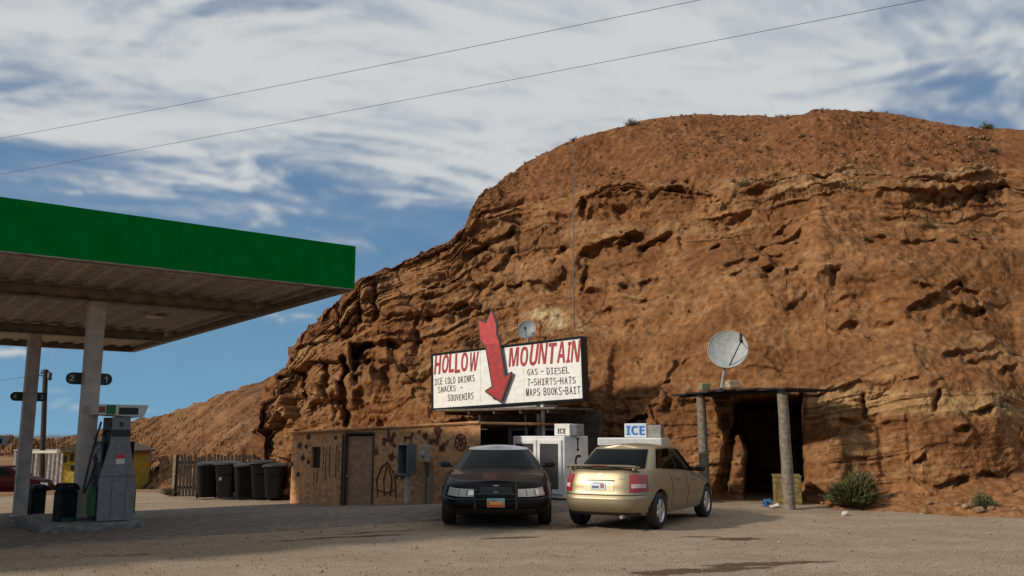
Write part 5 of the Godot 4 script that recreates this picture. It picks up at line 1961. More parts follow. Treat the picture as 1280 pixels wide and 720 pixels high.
func freezer(o: Node3D, w: float, d: float, h: float, doors: int, glass: bool) -> void:
	var mb := MB.new()
	mb.bx(Vector3(-w / 2, h / 2 + 0.03, -d / 2), Vector3(w, h - 0.06, d), 0.02)
	put(mb, "cabinet", M.white_paint, o)
	mb = MB.new()
	mb.bx(Vector3(-w / 2, -0.02, -d / 2), Vector3(w - 0.1, 0.16, d - 0.1))
	put(mb, "plinth", M.black, o)
	var dw := (w - 0.10) / doors
	for i in doors:
		var x := -0.05 - dw * (i + 0.5)
		mb = MB.new()
		mb.bx(Vector3(x, h * 0.52, 0.025), Vector3(dw - 0.03, h * 0.84, 0.05), 0.012)
		var dr := put(mb, "door", M.white_paint, o)
		if glass:
			mb = MB.new()
			mb.bx(Vector3(x, h * 0.53, 0.052), Vector3(dw - 0.22, h * 0.70, 0.008))
			put(mb, "pane", plain(0.05, 0.052, 0.055, 0.1), dr)
		mb = MB.new()
		mb.bx(Vector3(x + (dw * 0.44 if i == 1 else -dw * 0.44), h * 0.55, 0.075), Vector3(0.03, 0.22, 0.05), 0.01)
		put(mb, "handle", M.dull_steel, dr)

func side_letter(o: Node, s: String, deep: float, y: float, w: float, h: float, m: Material) -> void:
	var t := text(s, h, 0.01)
	var bb := t.get_aabb()
	var b := Basis(Vector3.UP, PI / 2) * Basis.from_scale(Vector3(w / bb.size.x, h / bb.size.y, 1.0))
	var l := MeshInstance3D.new()
	l.mesh = t
	l.material_override = m
	l.name = "lettering"
	l.transform = Transform3D(b, Vector3(0.004, y, -deep) - b * Vector3(bb.get_center().x, bb.position.y, 0.0))
	o.add_child(l, true)

# ------------------------------------------------------------------ porch at the cave
func build_porch() -> void:
	var fr := at_ground(987, 636)
	var fl := Vector3(at_depth(880, 560, 22.6).x, 0, -22.6)
	fl.y = ground_h(fl.x, 22.6)
	var o := thing("cave_porch", "thin flat porch roof on two weathered log posts before the cave mouth", "porch", Transform3D(Basis(), fr))
	var top := 2.62
	for p in [[fr, 0.135], [fl, 0.13]]:
		var f: Vector3 = p[0] - fr
		var mb := MB.new()
		var pts := []
		for i in 12:
			var y := lerpf(-0.15, top - f.y, i / 11.0)
			var q := f + Vector3(0.004 * sin(i * 1.7) - 0.035 * i / 11.0, y, 0.004 * cos(i * 1.3))
			pts.append(q)
		for i in 11:
			mb.bar(pts[i], pts[i + 1], p[1] * (1.0 - 0.012 * i), p[1] * (1.0 - 0.012 * (i + 1)), 16, i == 10)
		put(mb, "log_post", M.wood_grey, o)
	var e := (fr - fl)
	e.y = 0
	var u := e.normalized()
	var back := Vector3(-u.z, 0, u.x)
	if back.z > 0:
		back = -back
	# planks of the roof, laid side by side from front to back
	var a := fl - u * 0.85
	var len := e.length() + 1.15
	var n := 14
	for i in n:
		var k := (i + 0.5) * len / n
		var mb := MB.new()
		var b := Basis(u, Vector3.UP, u.cross(Vector3.UP))
		var sag := 0.05 * sin(PI * i / (n - 1)) + rng.randf_range(-0.012, 0.012)
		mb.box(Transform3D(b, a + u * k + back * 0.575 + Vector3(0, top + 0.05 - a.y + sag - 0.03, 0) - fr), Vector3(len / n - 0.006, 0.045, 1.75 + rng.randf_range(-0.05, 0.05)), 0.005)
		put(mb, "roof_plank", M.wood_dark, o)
	var mb := MB.new()
	var bs := Basis(u, Vector3.UP, u.cross(Vector3.UP))
	mb.box(Transform3D(bs, a + u * len / 2 + Vector3(0, top + 0.0 - a.y, 0) - fr - back * 0.0), Vector3(len - 0.1, 0.07, 0.12), 0.01)
	put(mb, "beam", M.wood_dark, o)
	var roof_y := fr.y + top + 0.10
	# two pale blocks and the dish on the roof
	for p in [[880.5, 22.2, "mossy green concrete block on the porch roof", 0.24, 0.17, plain(0.19, 0.19, 0.11, 0.9)], [915.5, 21.3, "pale buff concrete block on the porch roof beside the satellite dish", 0.26, 0.18, mottled(0.42, 0.33, 0.22, 0.25, 0.9, 1.5)]]:
		var c := at_depth(p[0], 485, p[1])
		mb = MB.new()
		mb.box(Transform3D(Basis(Vector3.UP, 0.3), Vector3.ZERO), Vector3(p[3], p[4], 0.2), 0.015)
		mb.box(Transform3D(Basis(Vector3.UP, 0.3), Vector3(0, p[4] * 0.5 + 0.004, 0)), Vector3(p[3] * 0.7, 0.01, 0.12), 0.002)
		tag(put(mb, "concrete_block", p[5], null, Transform3D(Basis(), Vector3(c.x, roof_y + p[4] / 2, c.z))), p[2], "block", "concrete blocks on the porch roof")
	var dz := 21.4
	var c := at_depth(910, 437, dz)
	dish(Vector3(at_depth(901, 480, dz).x, roof_y, -dz), c, 0.475, Vector3(-0.34, 0.30, 0.9), "large pale grey satellite dish with feed arm on the porch roof", mottled(0.34, 0.36, 0.37, 0.12, 0.6, 0.9), true)
	# the small dish behind the billboard
	var p := at_depth(659, 412, 26.6)
	dish(Vector3(p.x + 0.02, p.y - 1.9, p.z - 0.3), p, 0.28, Vector3(-0.3, 0.25, 0.9), "small grey satellite dish behind the top edge of the billboard", plain(0.20, 0.22, 0.25, 0.55), false)
	# yellow cabinet behind the post and litter on the floor
	var y0 := at_depth(986, 632, 21.6)
	var cab := thing("metal_cabinet", "dull yellow metal box standing behind the porch post at the cave mouth", "box", face_to(Vector3(y0.x - 0.02, ground_h(y0.x, 21.6), -21.6), -12.0))
	mb = MB.new()
	mb.bx(Vector3(0, 0.30, 0), Vector3(0.62, 0.70, 0.5), 0.015)
	put(mb, "body", mottled(0.24, 0.17, 0.05, 0.35, 0.7, 1.3), cab)
	mb = MB.new()
	mb.box(Transform3D(Basis(Vector3.RIGHT, 0.08), Vector3(0, 0.668, 0)), Vector3(0.65, 0.03, 0.53), 0.008)
	put(mb, "lid", mottled(0.27, 0.2, 0.07, 0.3, 0.7, 1.3), cab)
	var q := at_ground(960, 633)
	mb = MB.new()
	for i in 5:
		mb.box(Transform3D(Basis.from_euler(Vector3(rng.randf() * 2, rng.randf() * 3, rng.randf())), Vector3(rng.randf_range(-0.08, 0.08), 0.05 + 0.03 * i * 0.5, rng.randf_range(-0.05, 0.05))), Vector3(0.16, 0.02, 0.11), 0.008)
	tag(put(mb, "litter_bag", plain(0.05, 0.14, 0.30, 0.5), null, Transform3D(Basis(), q)), "crumpled blue plastic litter on the cave floor", "litter")
	q = at_ground(968, 634)
	mb = MB.new()
	mb.box(Transform3D(Basis.from_euler(Vector3(0.2, 0.5, 0.15)), Vector3(0, 0.03, 0)), Vector3(0.22, 0.02, 0.12), 0.006)
	mb.box(Transform3D(Basis.from_euler(Vector3(-0.3, 1.2, 0.4)), Vector3(0.05, 0.05, 0.02)), Vector3(0.12, 0.02, 0.1), 0.006)
	tag(put(mb, "litter_paper", plain(0.5, 0.5, 0.48, 0.8), null, Transform3D(Basis(), q)), "scrap of white paper litter beside the blue plastic", "litter")

func dish(foot: Vector3, centre: Vector3, r: float, look: Vector3, label: String, m: Material, arm: bool) -> void:
	var o := thing("satellite_dish", label, "satellite dish", Transform3D(Basis(), foot))
	look = look.normalized()
	var c := centre - foot
	var mb := MB.new()
	mb.bar(Vector3(0, -0.05, 0), Vector3(c.x * 0.6, c.y - r * 0.55, c.z * 0.5) - look * 0.1, 0.035, 0.035, 14)
	mb.bx(Vector3(0, 0.02, 0), Vector3(0.22, 0.03, 0.22), 0.005)
	put(mb, "mast", M.dull_steel, o)
	var x := Vector3.UP.cross(look).normalized()
	var y := look.cross(x)
	var t := Transform3D(Basis(x, look, x.cross(look)), c)      # lathe axis along the look
	var pts := []
	for i in 11:
		var a := i / 10.0 * r
		pts.append(Vector2(a, 0.28 * a * a / r - 0.22 * r))
	for i in range(10, -1, -1):
		var a := i / 10.0 * r * 0.995
		pts.append(Vector2(a, 0.28 * a * a / r - 0.22 * r - 0.018))
	mb = MB.new()
	mb.lathe(t, pts, 48, 0.2)
	var d := put(mb, "reflector", m, o)
	mb = MB.new()
	for i in 48:
		var a0 := TAU * i / 48
		var a1 := TAU * (i + 1) / 48
		mb.bar(t * Vector3(r * cos(a0), 0.055 * r, r * sin(a0)), t * Vector3(r * cos(a1), 0.055 * r, r * sin(a1)), 0.012, 0.012, 6, false)
	put(mb, "rim", m, d)
	mb = MB.new()
	mb.box(Transform3D(Basis(x, y, look), c - look * (0.22 * r + 0.07)), Vector3(r * 0.5, r * 0.6, 0.10), 0.02)
	put(mb, "bracket", M.dull_steel, o)
	if arm:
		var low := t * Vector3(0.0, -0.05, 0.0) - y * r * 0.95
		var tip := c + look * r * 0.8 + y * r * 0.1 + x * r * 0.75
		mb = MB.new()
		mb.bar(low, tip, 0.016, 0.013, 8)
		mb.bar(c + x * r * 0.97, tip, 0.008, 0.008, 6)
		var f := put(mb, "feed_arm", M.dark_steel, o)
		mb = MB.new()
		mb.bar(tip - look * 0.03, tip + look * 0.14, 0.045, 0.035, 12)
		mb.bar(tip, tip + y * 0.16 + look * 0.08, 0.035, 0.03, 10)
		put(mb, "receiver", M.dark_steel, f)
	else:
		mb = MB.new()
		mb.bar(c - y * r * 0.9, c + look * r * 0.7 - y * r * 0.15, 0.012, 0.01, 8)
		mb.bx(c + look * r * 0.7 - y * r * 0.12, Vector3(0.07, 0.08, 0.07), 0.01)
		put(mb, "feed_arm", M.dark_steel, o)

# ------------------------------------------------------------------ bins, fence, sheds
func wheelie_bin(at: Transform3D, label: String, open := 0.0) -> void:
	var o := thing("wheeled_bin", label, "bin", at, "wheeled refuse bins in a row by the fence")
	var rows := []
	for i in 8:
		var f := i / 7.0
		var hw := lerpf(0.25, 0.335, f)
		var hd := lerpf(0.27, 0.38, f)
		var r := PackedVector3Array()
		for k in 33:
			var q := sup(k / 8.0, 7.0)
			r.append(Vector3(q.x * hw, 0.06 + f * 1.0, q.y * hd))
		rows.append(r)
	var mb := MB.new()
	mb.sheet(rows, func(p): return Vector3(p.x, 0, p.z))
	mb.bx(Vector3(0, 0.08, 0), Vector3(0.44, 0.04, 0.48))
	put(mb, "body", M.bin, o)
	mb = MB.new()
	mb.lathe(Transform3D(Basis(Vector3(0.355 * 1.40, 0, 0), Vector3.UP, Vector3(0, 0, 0.40 * 1.40)) * Basis(Vector3.UP, PI / 4), Vector3(0, 1.04, 0)), [Vector2(1.0, 0.0), Vector2(1.0, 0.045), Vector2(0.9, 0.075), Vector2(0.5, 0.105), Vector2(0, 0.115)], 4)
	put(mb, "lid", M.bin_lid, o, Transform3D(Basis(Vector3.RIGHT, open), Vector3(0, 0, 0)))
	mb = MB.new()
	mb.bar(Vector3(-0.24, 1.02, -0.46), Vector3(0.24, 1.02, -0.46), 0.018)
	for x in [-0.24, 0.24]:
		mb.bar(Vector3(x, 1.02, -0.46), Vector3(x, 1.0, -0.34), 0.016)
	put(mb, "handle", M.bin, o)
	mb = MB.new()
	mb.bx(Vector3(0, 0.78, 0.358), Vector3(0.3, 0.03, 0.03), 0.006)
	put(mb, "grab_bar", M.bin, o)
	for x in [-0.28, 0.28]:
		mb = MB.new()
		mb.bar(Vector3(x - 0.03, 0.11, -0.28), Vector3(x + 0.03, 0.11, -0.28), 0.11, 0.11, 18)
		put(mb, "wheel", M.rubber, o)

func build_yard() -> void:
	M.bin_lid = mottled(0.045, 0.047, 0.046, 0.5, 0.6, 1.5)
	var spots := [[258.0, 623.5, 0.35, "black wheeled bin at the open end of the row by the picket fence"], [283.0, 624.0, 0.2, "black wheeled bin with a pale worn patch, second in the row by the fence"], [305.0, 624.5, 0.15, "black wheeled bin in the middle of the row by the fence"], [326.0, 624.5, 0.2, "black wheeled bin next but one to the plastered wall"], [344.0, 624.5, 0.2, "black wheeled bin standing against the plastered wall corner"]]
	for i in 5:
		var s: Array = spots[i]
		var p := at_ground(s[0], s[1])
		var k := 1.13 + 0.05 * sin(i * 2.7)
		wheelie_bin(Transform3D(Basis(Vector3.UP, s[2] + 0.22 * sin(i * 4.1)) * Basis.from_scale(Vector3(k, k, k)), p + Vector3(0, 0, 0.18 * sin(i * 3.3))), s[3], 0.0)
		if i == 1:
			var mb := MB.new()
			mb.box(Transform3D(Basis(), Vector3(-0.12, 0.62, 0.335)), Vector3(0.10, 0.09, 0.02), 0.004)
			put(mb, "worn_patch", plain(0.22, 0.2, 0.17, 0.9), get_node(NodePath("wheeled_bin_001")))
	# picket fence behind the bins
	var fl := at_ground(219, 620)
	var fr := at_depth(322, 620, -fl.z - 1.2)
	fr.y = ground_h(fr.x, -fr.z)
	var f := thing("picket_fence", "dark weathered upright picket fence behind the bins with a pale end post", "fence", Transform3D(Basis(), fl))
	var e := fr - fl
	var hgt := (620.0 - 570.0) / scale_at(-fl.z)
	var n := 24
	var yaw := -atan2(e.z, e.x)
	for i in n:
		var p := e * (i + 0.3) / n
		var hh := hgt * rng.randf_range(0.95, 1.03)
		var wd := e.length() / n * rng.randf_range(0.62, 0.80)
		var mb := MB.new()
		mb.prism(Transform3D(Basis(Vector3.UP, yaw + rng.randf_range(-0.05, 0.05)) * Basis(Vector3.BACK, rng.randf_range(-0.02, 0.02)), p), PackedVector2Array([Vector2(-wd / 2, -0.2), Vector2(wd / 2, -0.2), Vector2(wd / 2, hh - 0.06), Vector2(wd * 0.1, hh), Vector2(-wd / 2, hh - 0.03)]), 0.025)
		put(mb, "picket", M.wood_dark, f)
	for y in [0.3, hgt - 0.3]:
		var mb := MB.new()
		mb.box(Transform3D(Basis(Vector3.UP, yaw), e / 2 + Vector3(0, y, -0.05)), Vector3(e.length(), 0.09, 0.04), 0.005)
		put(mb, "rail", M.wood_dark, f)
	var mb := MB.new()
	mb.bx(Vector3(-0.08, hgt / 2 - 0.1, 0.02), Vector3(0.11, hgt + 0.2, 0.11), 0.01)
	put(mb, "end_post", M.wood_pale, f)
	# yellow shed with a low roof, beyond the pump
	var z := 60.0
	var s0 := at_depth(76, 605, z)
	var s1 := at_depth(155, 605, z)
	var gy := ground_h(s0.x, z)
	var base := at_depth(76, 611, z).y
	var sh := thing("yellow_shed", "bright yellow shed with low brown roof beyond the fuel pump", "building", Transform3D(Basis(), Vector3((s0.x + s1.x) / 2, minf(gy, base), -z)))
	var sw := s1.x - s0.x
	var wall_h := at_depth(100, 565, z).y - sh.position.y
	mb = MB.new()
	mb.bx(Vector3(0, wall_h / 2, -2.0), Vector3(sw, wall_h, 4.0))
	put(mb, "wall", mottled(0.46, 0.33, 0.035, 0.2, 0.8, 0.5), sh)
	mb = MB.new()
	mb.prism(Transform3D(Basis(), Vector3(0, 0, -4.3)), PackedVector2Array([Vector2(-sw / 2 - 0.3, wall_h), Vector2(sw / 2 + 0.3, wall_h), Vector2(sw / 2 + 0.3, wall_h + 0.10), Vector2(-sw * 0.05, wall_h + 0.95), Vector2(-sw / 2 - 0.3, wall_h + 0.10)]), 4.6)
	put(mb, "roof", mottled(0.09, 0.06, 0.04, 0.3, 0.85, 0.5), sh)
	for p in [[82.0, 574.0, 4.0, 8.0], [90.0, 572.0, 5.0, 9.0], [91.0, 585.0, 5.0, 7.0]]:
		var c := at_depth(p[0], p[1], z)
		mb = MB.new()
		mb.bx(Vector3(c.x - sh.position.x, c.y - sh.position.y, 0.02), Vector3(p[2] / scale_at(z), p[3] / scale_at(z), 0.06), 0.01)
		var wn := put(mb, "window", M.brown_trim, sh)
		mb = MB.new()
		mb.bx(Vector3(c.x - sh.position.x, c.y - sh.position.y, 0.055), Vector3(p[2] / scale_at(z) - 0.08, p[3] / scale_at(z) - 0.1, 0.01))
		put(mb, "pane", M.dark_glass, wn)
	mb = MB.new()
	mb.bx(Vector3(-sw / 2 - 0.85, wall_h + 0.0, 0.3), Vector3(1.75, 0.16, 1.2), 0.02)
	put(mb, "side_awning", plain(0.72, 0.68, 0.55, 0.7), sh)
	mb = MB.new()
	mb.bx(Vector3(-sw / 2 - 1.6, wall_h / 2 - 0.1, 0.75), Vector3(0.1, wall_h, 0.1), 0.01)
	put(mb, "awning_post", M.wood_grey, sh)
	# long pale corrugated container behind it
	z = 68.0
	s0 = at_depth(14, 600, z)
	s1 = at_depth(172, 600, z)
	var cy := at_depth(100, 606, z).y
	var ch := at_depth(60, 562, z).y - cy
	var ct := thing("shipping_container", "long dirty white corrugated container behind the yellow shed", "container", Transform3D(Basis(), Vector3(s0.x, cy, -z)))
	var cw := s1.x - s0.x
	mb = MB.new()
	mb.bx(Vector3(cw / 2, ch / 2, -1.25), Vector3(cw, ch, 2.4))
	put(mb, "box", mottled(0.40, 0.36, 0.33, 0.2, 0.7, 0.4), ct)
	mb = MB.new()
	for i in int(cw / 0.32):
		mb.prism(Transform3D(Basis(Vector3.RIGHT, Vector3(0, 0, -1), Vector3.UP), Vector3(0.16 + i * 0.32, 0.08, -0.05)), PackedVector2Array([Vector2(-0.09, 0.0), Vector2(0.09, 0.0), Vector2(0.05, -0.06), Vector2(-0.05, -0.06)]), ch - 0.2)
	put(mb, "ribs", mottled(0.43, 0.39, 0.36, 0.2, 0.7, 0.4), ct).set_meta("kind", "stuff")
	mb = MB.new()
	mb.bx(Vector3(cw / 2, ch - 0.05, 0.0), Vector3(cw, 0.12, 0.14), 0.01)
	mb.bx(Vector3(cw / 2, 0.02, 0.0), Vector3(cw, 0.14, 0.14), 0.01)
	put(mb, "rails", mottled(0.42, 0.38, 0.35, 0.2, 0.7, 0.4), ct)
	# power pole with a street lamp
	z = 62.0
	var pt := at_depth(57, 462, z)
	var gb := ground_h(at_depth(53, 600, z).x, z)
	var pole := thing("power_pole", "tall dark wooden power pole with a lamp arm behind the canopy column", "pole", Transform3D(Basis(), Vector3(at_depth(53, 600, z).x, gb, -z)))
	var tip := pt - pole.position
	mb = MB.new()
	mb.bar(Vector3(0, -0.3, 0), tip, 0.20, 0.16, 14)
	put(mb, "shaft", mottled(0.055, 0.038, 0.026, 0.4, 0.9, 0.8), pole)
	mb = MB.new()
	mb.bar(tip + Vector3(-0.1, -0.45, 0), tip + Vector3(-0.75, -0.36, 0.1), 0.035)
	var la := put(mb, "lamp_arm", M.dark_steel, pole)
	mb = MB.new()
	mb.box(Transform3D(Basis(Vector3.BACK, -0.1), tip + Vector3(-0.62, -0.37, 0.1)), Vector3(0.5, 0.10, 0.2), 0.03)
	put(mb, "lamp_head", M.dull_steel, la)
	mb = MB.new()
	mb.lathe(Transform3D(Basis(), tip + Vector3(0.32, -0.75, 0)), [Vector2(0.0, 0.0), Vector2(0.15, 0.02), Vector2(0.15, 0.5), Vector2(0.06, 0.58), Vector2(0, 0.58)], 14)
	put(mb, "transformer", M.dark_steel, pole)
	mb = MB.new()
	for x in [-0.22, 0.22]:
		mb.bar(tip + Vector3(x, -0.25, 0.05), tip + Vector3(x, -0.02, 0.05), 0.05, 0.03)
	mb.bar(tip + Vector3(-0.3, -0.27, 0.05), tip + Vector3(0.3, -0.27, 0.05), 0.035)
	put(mb, "insulators", M.dark_steel, pole)

# ------------------------------------------------------------------ plants and stones
func shrub(at: Vector3, w: float, h: float, blades: int, col: Color, col2: Color, label: String, group := "", called := "shrub", spread := 0.9) -> void:
	var o := thing(called, label, "shrub", Transform3D(Basis(), at), group)
	var mb := MB.new()
	mb.colored = true
	var twig := MB.new()
	for i in 9:
		var a := rng.randf() * TAU
		var r := rng.randf_range(0.2, 0.7)
		twig.bar(Vector3(0, -0.05, 0), Vector3(cos(a) * w * 0.4 * r, h * rng.randf_range(0.4, 0.75), sin(a) * w * 0.4 * r), 0.012 * h + 0.003, 0.003, 6)
	put(twig, "stem", plain(0.10, 0.065, 0.04, 0.9), o)
	for i in blades:
		var a := rng.randf() * TAU
		var lean := sqrt(rng.randf()) * spread
		var lump := 0.66 + 0.34 * sin(a * 3.0 + at.x + lean * 2.0) * sin(a * 2.0 + 1.0 + lean * 4.0) + 0.30 * rng.randf()
		var dir := Vector3(cos(a) * sin(lean) * w * 0.5, cos(lean) * h, sin(a) * sin(lean) * w * 0.5) * lump
		var start := dir * (0.05 + 0.72 * sqrt(rng.randf()))
		start.y = maxf(start.y * 0.9, 0.0)
		var end := start + dir * rng.randf_range(0.13, 0.26) + Vector3(rng.randf_range(-1, 1), rng.randf_range(-0.3, 0.8), rng.randf_range(-1, 1)) * h * 0.09
		var side := (end - start).cross(Vector3(rng.randf_range(-1, 1), rng.randf_range(-1, 1), rng.randf_range(-1, 1))).normalized()
		var bw := rng.randf_range(0.006, 0.013) * (0.4 + h)
		var mid := (start + end) / 2 + side * bw * 0.3
		var nn := (end - start).cross(side).normalized()
		if nn.y < 0:
			nn = -nn
		mb.quad(start - side * bw * 0.3, mid - side * bw, end, mid + side * bw, nn)
		var c := (col.lerp(col2, rng.randf()) if rng.randf() > 0.13 else Color(0.19, 0.145, 0.075)) * rng.randf_range(0.7, 1.3)
		for k in 6:
			mb.c.append(c)
	put(mb, "foliage", M.leaf, o)

func build_plants() -> void:
	M.leaf = plain(1, 1, 1, 0.75)
	M.leaf.vertex_color_use_as_albedo = true
	M.leaf.backlight_enabled = true
	M.leaf.backlight = Color(0.25, 0.25, 0.2)
	var green := Color(0.055, 0.068, 0.018)
	var green2 := Color(0.10, 0.105, 0.032)
	var dry := Color(0.16, 0.13, 0.055)
	var p := on_hill(1066, 631)
	shrub(p - Vector3(0, 0.05, 0), 1.42, 0.88, 9000, green, green2, "large round dark green shrub at the foot of the rock face", "", "shrub", 1.35)
	p = on_hill(1226, 636)
	shrub(p - Vector3(0, 0.05, 0), 0.62, 0.46, 1500, green, Color(0.09, 0.10, 0.05), "small green shrub among stones on the dirt bank", "", "shrub", 1.2)
	var hills := [[797, 157, 30, 13, "rounded olive bush standing up on the skyline of the hill", dry * 0.7, dry], [1266, 152, 26, 14, "spiky dark green bush on the hill skyline above the pale ledges", green, green2], [940, 232, 28, 13, "yellow green bush on the ledge above the slope", Color(0.13, 0.14, 0.04), dry], [1180, 283, 26, 11, "dull olive bush on the slope below the dark ledges", dry * 0.6, green2], [1206, 301, 20, 9, "dark grey bush just below the olive bush on the slope", green * 0.7, dry * 0.5], [1096, 299, 20, 9, "dark grey bush alone on the middle of the slope", green * 0.7, dry * 0.5],
		[1160, 204, 18, 9, "brownish tuft of brush above the pale ledges", dry * 0.6, dry * 0.8], [1270, 186, 18, 9, "dark tuft of brush below the skyline bush", green, dry * 0.6], [1022, 168, 20, 8, "faint brown tuft of brush on the bare top slope", dry * 0.7, dry], [879, 144, 8, 6, "tiny dry tuft on the skyline", dry * 0.7, dry], [918, 143, 8, 5, "tiny dry tuft on the skyline", dry * 0.7, dry], [949, 142, 9, 5, "tiny dry tuft on the skyline", dry * 0.7, dry], [683, 191, 7, 5, "tiny dry tuft on the skyline", dry * 0.7, dry], [656, 203, 8, 5, "tiny dry tuft on the skyline", dry * 0.7, dry], [1256, 508, 22, 10, "grey dead brush caught on the pale bed of the wall", Color(0.12, 0.11, 0.10), Color(0.2, 0.18, 0.15)], [778, 355, 14, 6, "greenish tuft on the slope under the long crack", dry * 0.7, green2]]
	for s in hills:
		var q := on_hill(s[0], s[1])
		var k := scale_at(-q.z)
		shrub(q - Vector3(0, 0.06, 0), s[2] / k, s[3] / k * 1.1, 900 if s[2] > 12 else 250, s[5], s[6], s[4], "tufts along the hill skyline" if s[4].begins_with("tiny") else "bushes on the hill", "hill_bush", 1.25)
	var q := at_ground(214, 620)
	shrub(q, 1.0, 0.45, 1200, dry * 0.5, green2, "low dark scrub at the foot of the picket fence post", "", "shrub", 1.3)
	q = at_ground(190, 612)
	shrub(q, 1.1, 0.42, 900, green * 0.6, dry * 0.4, "low dark scrub on the dirt beside the yellow shed", "", "shrub", 1.35)
	# stones on the dirt bank
	var st_m := [mottled(0.30, 0.17, 0.09, 0.3, 0.95, 2.0), mottled(0.40, 0.26, 0.15, 0.3, 0.95, 2.0)]
	var shapes := []
	for i in 4:
		shapes.append(stone_mesh(i))
	for i in 26:
		var x := rng.randf_range(1010.0, 1275.0)
		var y := rng.randf_range(618.0, 648.0)
		if i < 9:
			x = [1222, 1204, 1236, 1194, 1212, 1240, 1100, 1082, 1160][i]
			y = [640, 636, 637, 632, 634, 633, 640, 643, 630][i]
		var at := on_hill(x, y)
		if at.y > 0.9 or pixel(at).distance_to(Vector2(x, y)) > 6.0:
			continue
		var s := rng.randf_range(0.05, 0.10) if i < 9 else rng.randf_range(0.025, 0.06)
		tag(put(shapes[i % 4], "stone", st_m[i % 2], null, Transform3D(Basis(Vector3.UP, rng.randf() * TAU) * Basis.from_scale(Vector3(s, s * 0.75, s)), at + Vector3(0, s * 0.35, 0))), "small rusty stone lying on the dirt bank below the rock face", "stone", "stones on the dirt bank")
	var wr := at_ground(1057, 644)
	tag(put(shapes[2], "stone", mottled(0.62, 0.57, 0.48, 0.15, 0.9, 2.0), null, Transform3D(Basis(Vector3.UP, 0.4) * Basis.from_scale(Vector3(0.075, 0.05, 0.06)), wr + Vector3(0, 0.025, 0))), "pale whitish stone on the edge of the lot before the large shrub", "stone")
	# loose pebbles on the lot: far too many to count
	var mm := MultiMesh.new()
	mm.transform_format = MultiMesh.TRANSFORM_3D
	mm.use_colors = true
	mm.mesh = shapes[1]
	mm.instance_count = 3600
	for i in mm.instance_count:
		var z := 9.5 + pow(rng.randf(), 1.3) * 11.0
		var x := rng.randf_range(-0.60, 0.64) * z
		var s := rng.randf_range(0.004, 0.011) * (1.8 if rng.randf() < 0.06 else 1.0)
		if in_pad(x, z) > -0.05:
			s *= 0.35
		mm.set_instance_transform(i, Transform3D(Basis(Vector3.UP, rng.randf() * TAU) * Basis.from_scale(Vector3(s, s * 0.7, s)), on_ground(x, z) + Vector3(0, s * 0.2, 0)))
		var v := rng.randf_range(0.45, 1.2)
		mm.set_instance_color(i, Color(0.33 * v, 0.26 * v, 0.19 * v))
	var mi := MultiMeshInstance3D.new()
	mi.name = "pebbles"
	mi.multimesh = mm
	var pm := plain(1, 1, 1, 0.95)
	pm.vertex_color_use_as_albedo = true
	mi.material_override = pm
	add_child(mi)
	tag(mi, "loose tan pebbles scattered over the gravel lot", "pebbles")
	mi.set_meta("kind", "stuff")
	hill_litter(shapes)

# broken stone and dry tufts lying all over the slopes of the hill: far too many to count
func hill_litter(shapes: Array) -> void:
	var rows := hill_v.size() / hill_cols
	var rub := MultiMesh.new()
	rub.transform_format = MultiMesh.TRANSFORM_3D
	rub.use_colors = true
	rub.mesh = shapes[3]
	rub.instance_count = 3000
	var k := 0
	while k < rub.instance_count:
		var i := int(rng.randf_range(34.0, rows - 20.0)) * hill_cols + int(rng.randf() * (hill_cols - 60))
		var n := hill_n[i]
		if n.y < 0.42 or (i / hill_cols < 375 and rng.randf() < 0.93):
			continue
		var s := 0.012 + 0.040 * pow(rng.randf(), 5.0)
		rub.set_instance_transform(k, Transform3D(Basis.from_euler(Vector3(rng.randf() * 6, rng.randf() * 6, rng.randf() * 6)) * Basis.from_scale(Vector3(s, s * rng.randf_range(0.5, 0.9), s * 0.9)), hill_v[i] + n * s * 0.3))
		var v := rng.randf_range(0.7, 1.35)
		rub.set_instance_color(k, Color(0.25 * v, 0.125 * v, 0.06 * v))
		k += 1
	var ri := MultiMeshInstance3D.new()
	ri.name = "rubble"
	ri.multimesh = rub
	var m := plain(1, 1, 1, 0.95)
	m.vertex_color_use_as_albedo = true
	ri.material_override = m
	add_child(ri)
	tag(ri, "loose broken stone lying over the slopes of the hill", "rubble")
	ri.set_meta("kind", "stuff")
	var tuft := MB.new()
	for i in 26:
		var a := rng.randf() * TAU
		var d := Vector3(cos(a) * 0.75, rng.randf_range(0.5, 1.1), sin(a) * 0.75) * rng.randf_range(0.6, 1.0)
		var side := d.cross(Vector3.UP).normalized() * 0.05
		tuft.tri(d * 0.1 - side, d * 0.1 + side, d, Vector3.UP)
	var tf := MultiMesh.new()
	tf.transform_format = MultiMesh.TRANSFORM_3D
	tf.use_colors = true
	tf.mesh = tuft.mesh()
	tf.instance_count = 520
	k = 0
	while k < tf.instance_count:
		var row := int(rng.randf_range(200.0, rows - 16.0))
		var i := row * hill_cols + int(rng.randf() * (hill_cols - 60))
		var n := hill_n[i]
		if n.y < 0.5 or rng.randf() > (0.35 + 0.65 * smoothstep(330.0, 400.0, float(row))):
			continue
		var s := rng.randf_range(0.06, 0.17)
		tf.set_instance_transform(k, Transform3D(Basis(Vector3.UP, rng.randf() * TAU) * Basis.from_scale(Vector3(s * 1.3, s, s * 1.3)), hill_v[i] - Vector3(0, 0.02, 0)))
		var v := rng.randf_range(0.6, 1.3)
		tf.set_instance_color(k, Color(0.17 * v, 0.135 * v, 0.065 * v))
		k += 1
	var ti := MultiMeshInstance3D.new()
	ti.name = "dry_grass"
	ti.multimesh = tf
	ti.material_override = M.leaf
	add_child(ti)
	tag(ti, "sparse dry grass tufts scattered over the hill slopes", "grass")
	ti.set_meta("kind", "stuff")

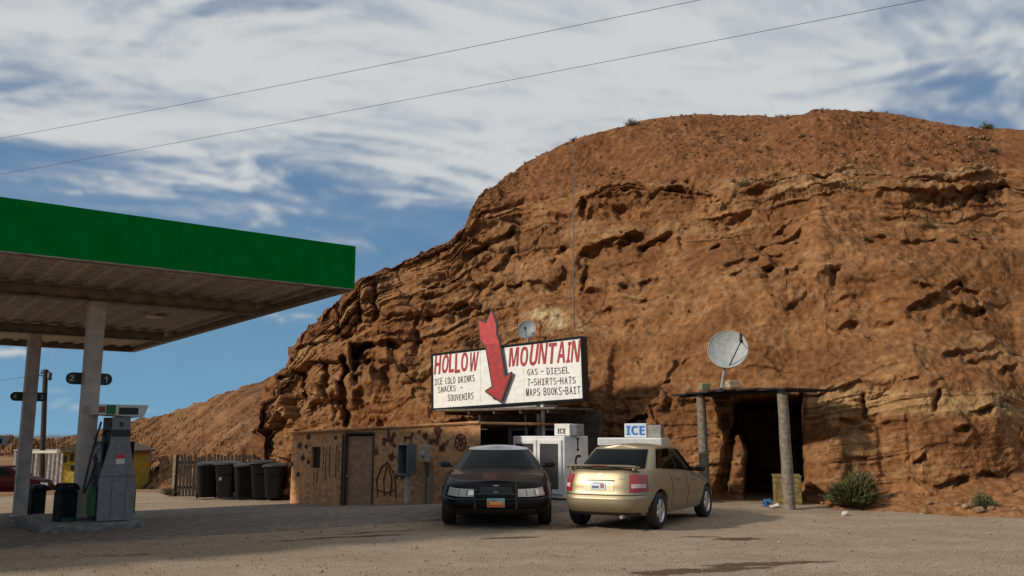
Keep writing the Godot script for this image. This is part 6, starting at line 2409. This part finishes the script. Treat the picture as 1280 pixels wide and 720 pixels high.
func stone_mesh(k: int) -> ArrayMesh:
	var rows := []
	var n := noise(200 + k, 0.7, 2)
	for i in 8:
		var r := PackedVector3Array()
		for j in 13:
			var la := PI * (i / 7.0 - 0.5)
			var lo := TAU * (j % 12) / 12.0
			var d := Vector3(cos(la) * cos(lo), sin(la), cos(la) * sin(lo))
			r.append(d * (1.0 + 0.6 * n.get_noise_3dv(d)) * Vector3(1.15, 1.0, 0.9))
		rows.append(r)
	var mb := MB.new()
	mb.sheet(rows, func(p): return p)
	return mb.mesh()

# ------------------------------------------------------------------ wires and mast
func build_wires() -> void:
	var wm := plain(0.03, 0.03, 0.032, 0.6)
	var ends := [[[0, 172, 20.5], [880, 0, 13.6], "upper overhead power line crossing the clouds"], [[0, 217, 22.6], [1160, 0, 13.6], "lower overhead power line crossing the clouds"]]
	for e in ends:
		var a := at_depth(e[0][0], e[0][1], e[0][2])
		var b := at_depth(e[1][0], e[1][1], e[1][2])
		var d := (b - a)
		a -= d * 1.1
		b += d * 0.9
		var pts := []
		for i in 41:
			var t := i / 40.0
			pts.append(a.lerp(b, t) - Vector3(0, 0.45 * 4.0 * (t * (1.0 - t) - 0.22), 0))
		var mb := MB.new()
		mb.tube(pts, 0.0045, 6)
		tag(put(mb, "power_line", wm), e[2], "cable", "overhead power lines")
	var mb := MB.new()
	var pa := at_depth(56, 466, 62.0)
	var pb := at_depth(-60, 476, 60.0)
	var pts := []
	for i in 9:
		pts.append(pa.lerp(pb, i / 8.0) - Vector3(0, 0.25 * sin(PI * i / 8.0), 0))
	mb.tube(pts, 0.012, 6)
	tag(put(mb, "service_wire", wm), "thin service wire running off the wooden power pole", "cable")
	# slim aerial mast up the rock behind the billboard
	var foot := on_hill(717, 400)
	var z := -foot.z - 0.4
	foot = at_depth(717, 404, z)
	var top := at_depth(716.5, 174, z)
	var o := thing("aerial_mast", "slim grey aerial mast rising against the cliff above the billboard", "mast", Transform3D(Basis(), foot))
	mb = MB.new()
	mb.bar(Vector3(0, -1.2, 0), (top - foot) * 0.5, 0.022, 0.018, 8)
	mb.bar((top - foot) * 0.5, top - foot, 0.016, 0.012, 8)
	put(mb, "pole", plain(0.12, 0.12, 0.13, 0.5, 0.4), o)
	mb = MB.new()
	var h := top - foot
	mb.bar(h + Vector3(-0.14, 0, 0), h + Vector3(0.14, 0.02, 0), 0.012)
	mb.bar(h + Vector3(-0.10, -0.08, 0.05), h + Vector3(0.12, 0.1, 0), 0.012)
	mb.lathe(Transform3D(Basis(), h + Vector3(0, -0.05, 0)), [Vector2(0, -0.05), Vector2(0.05, -0.04), Vector2(0.05, 0.05), Vector2(0, 0.07)], 10)
	put(mb, "aerial", M.dark_steel, o)
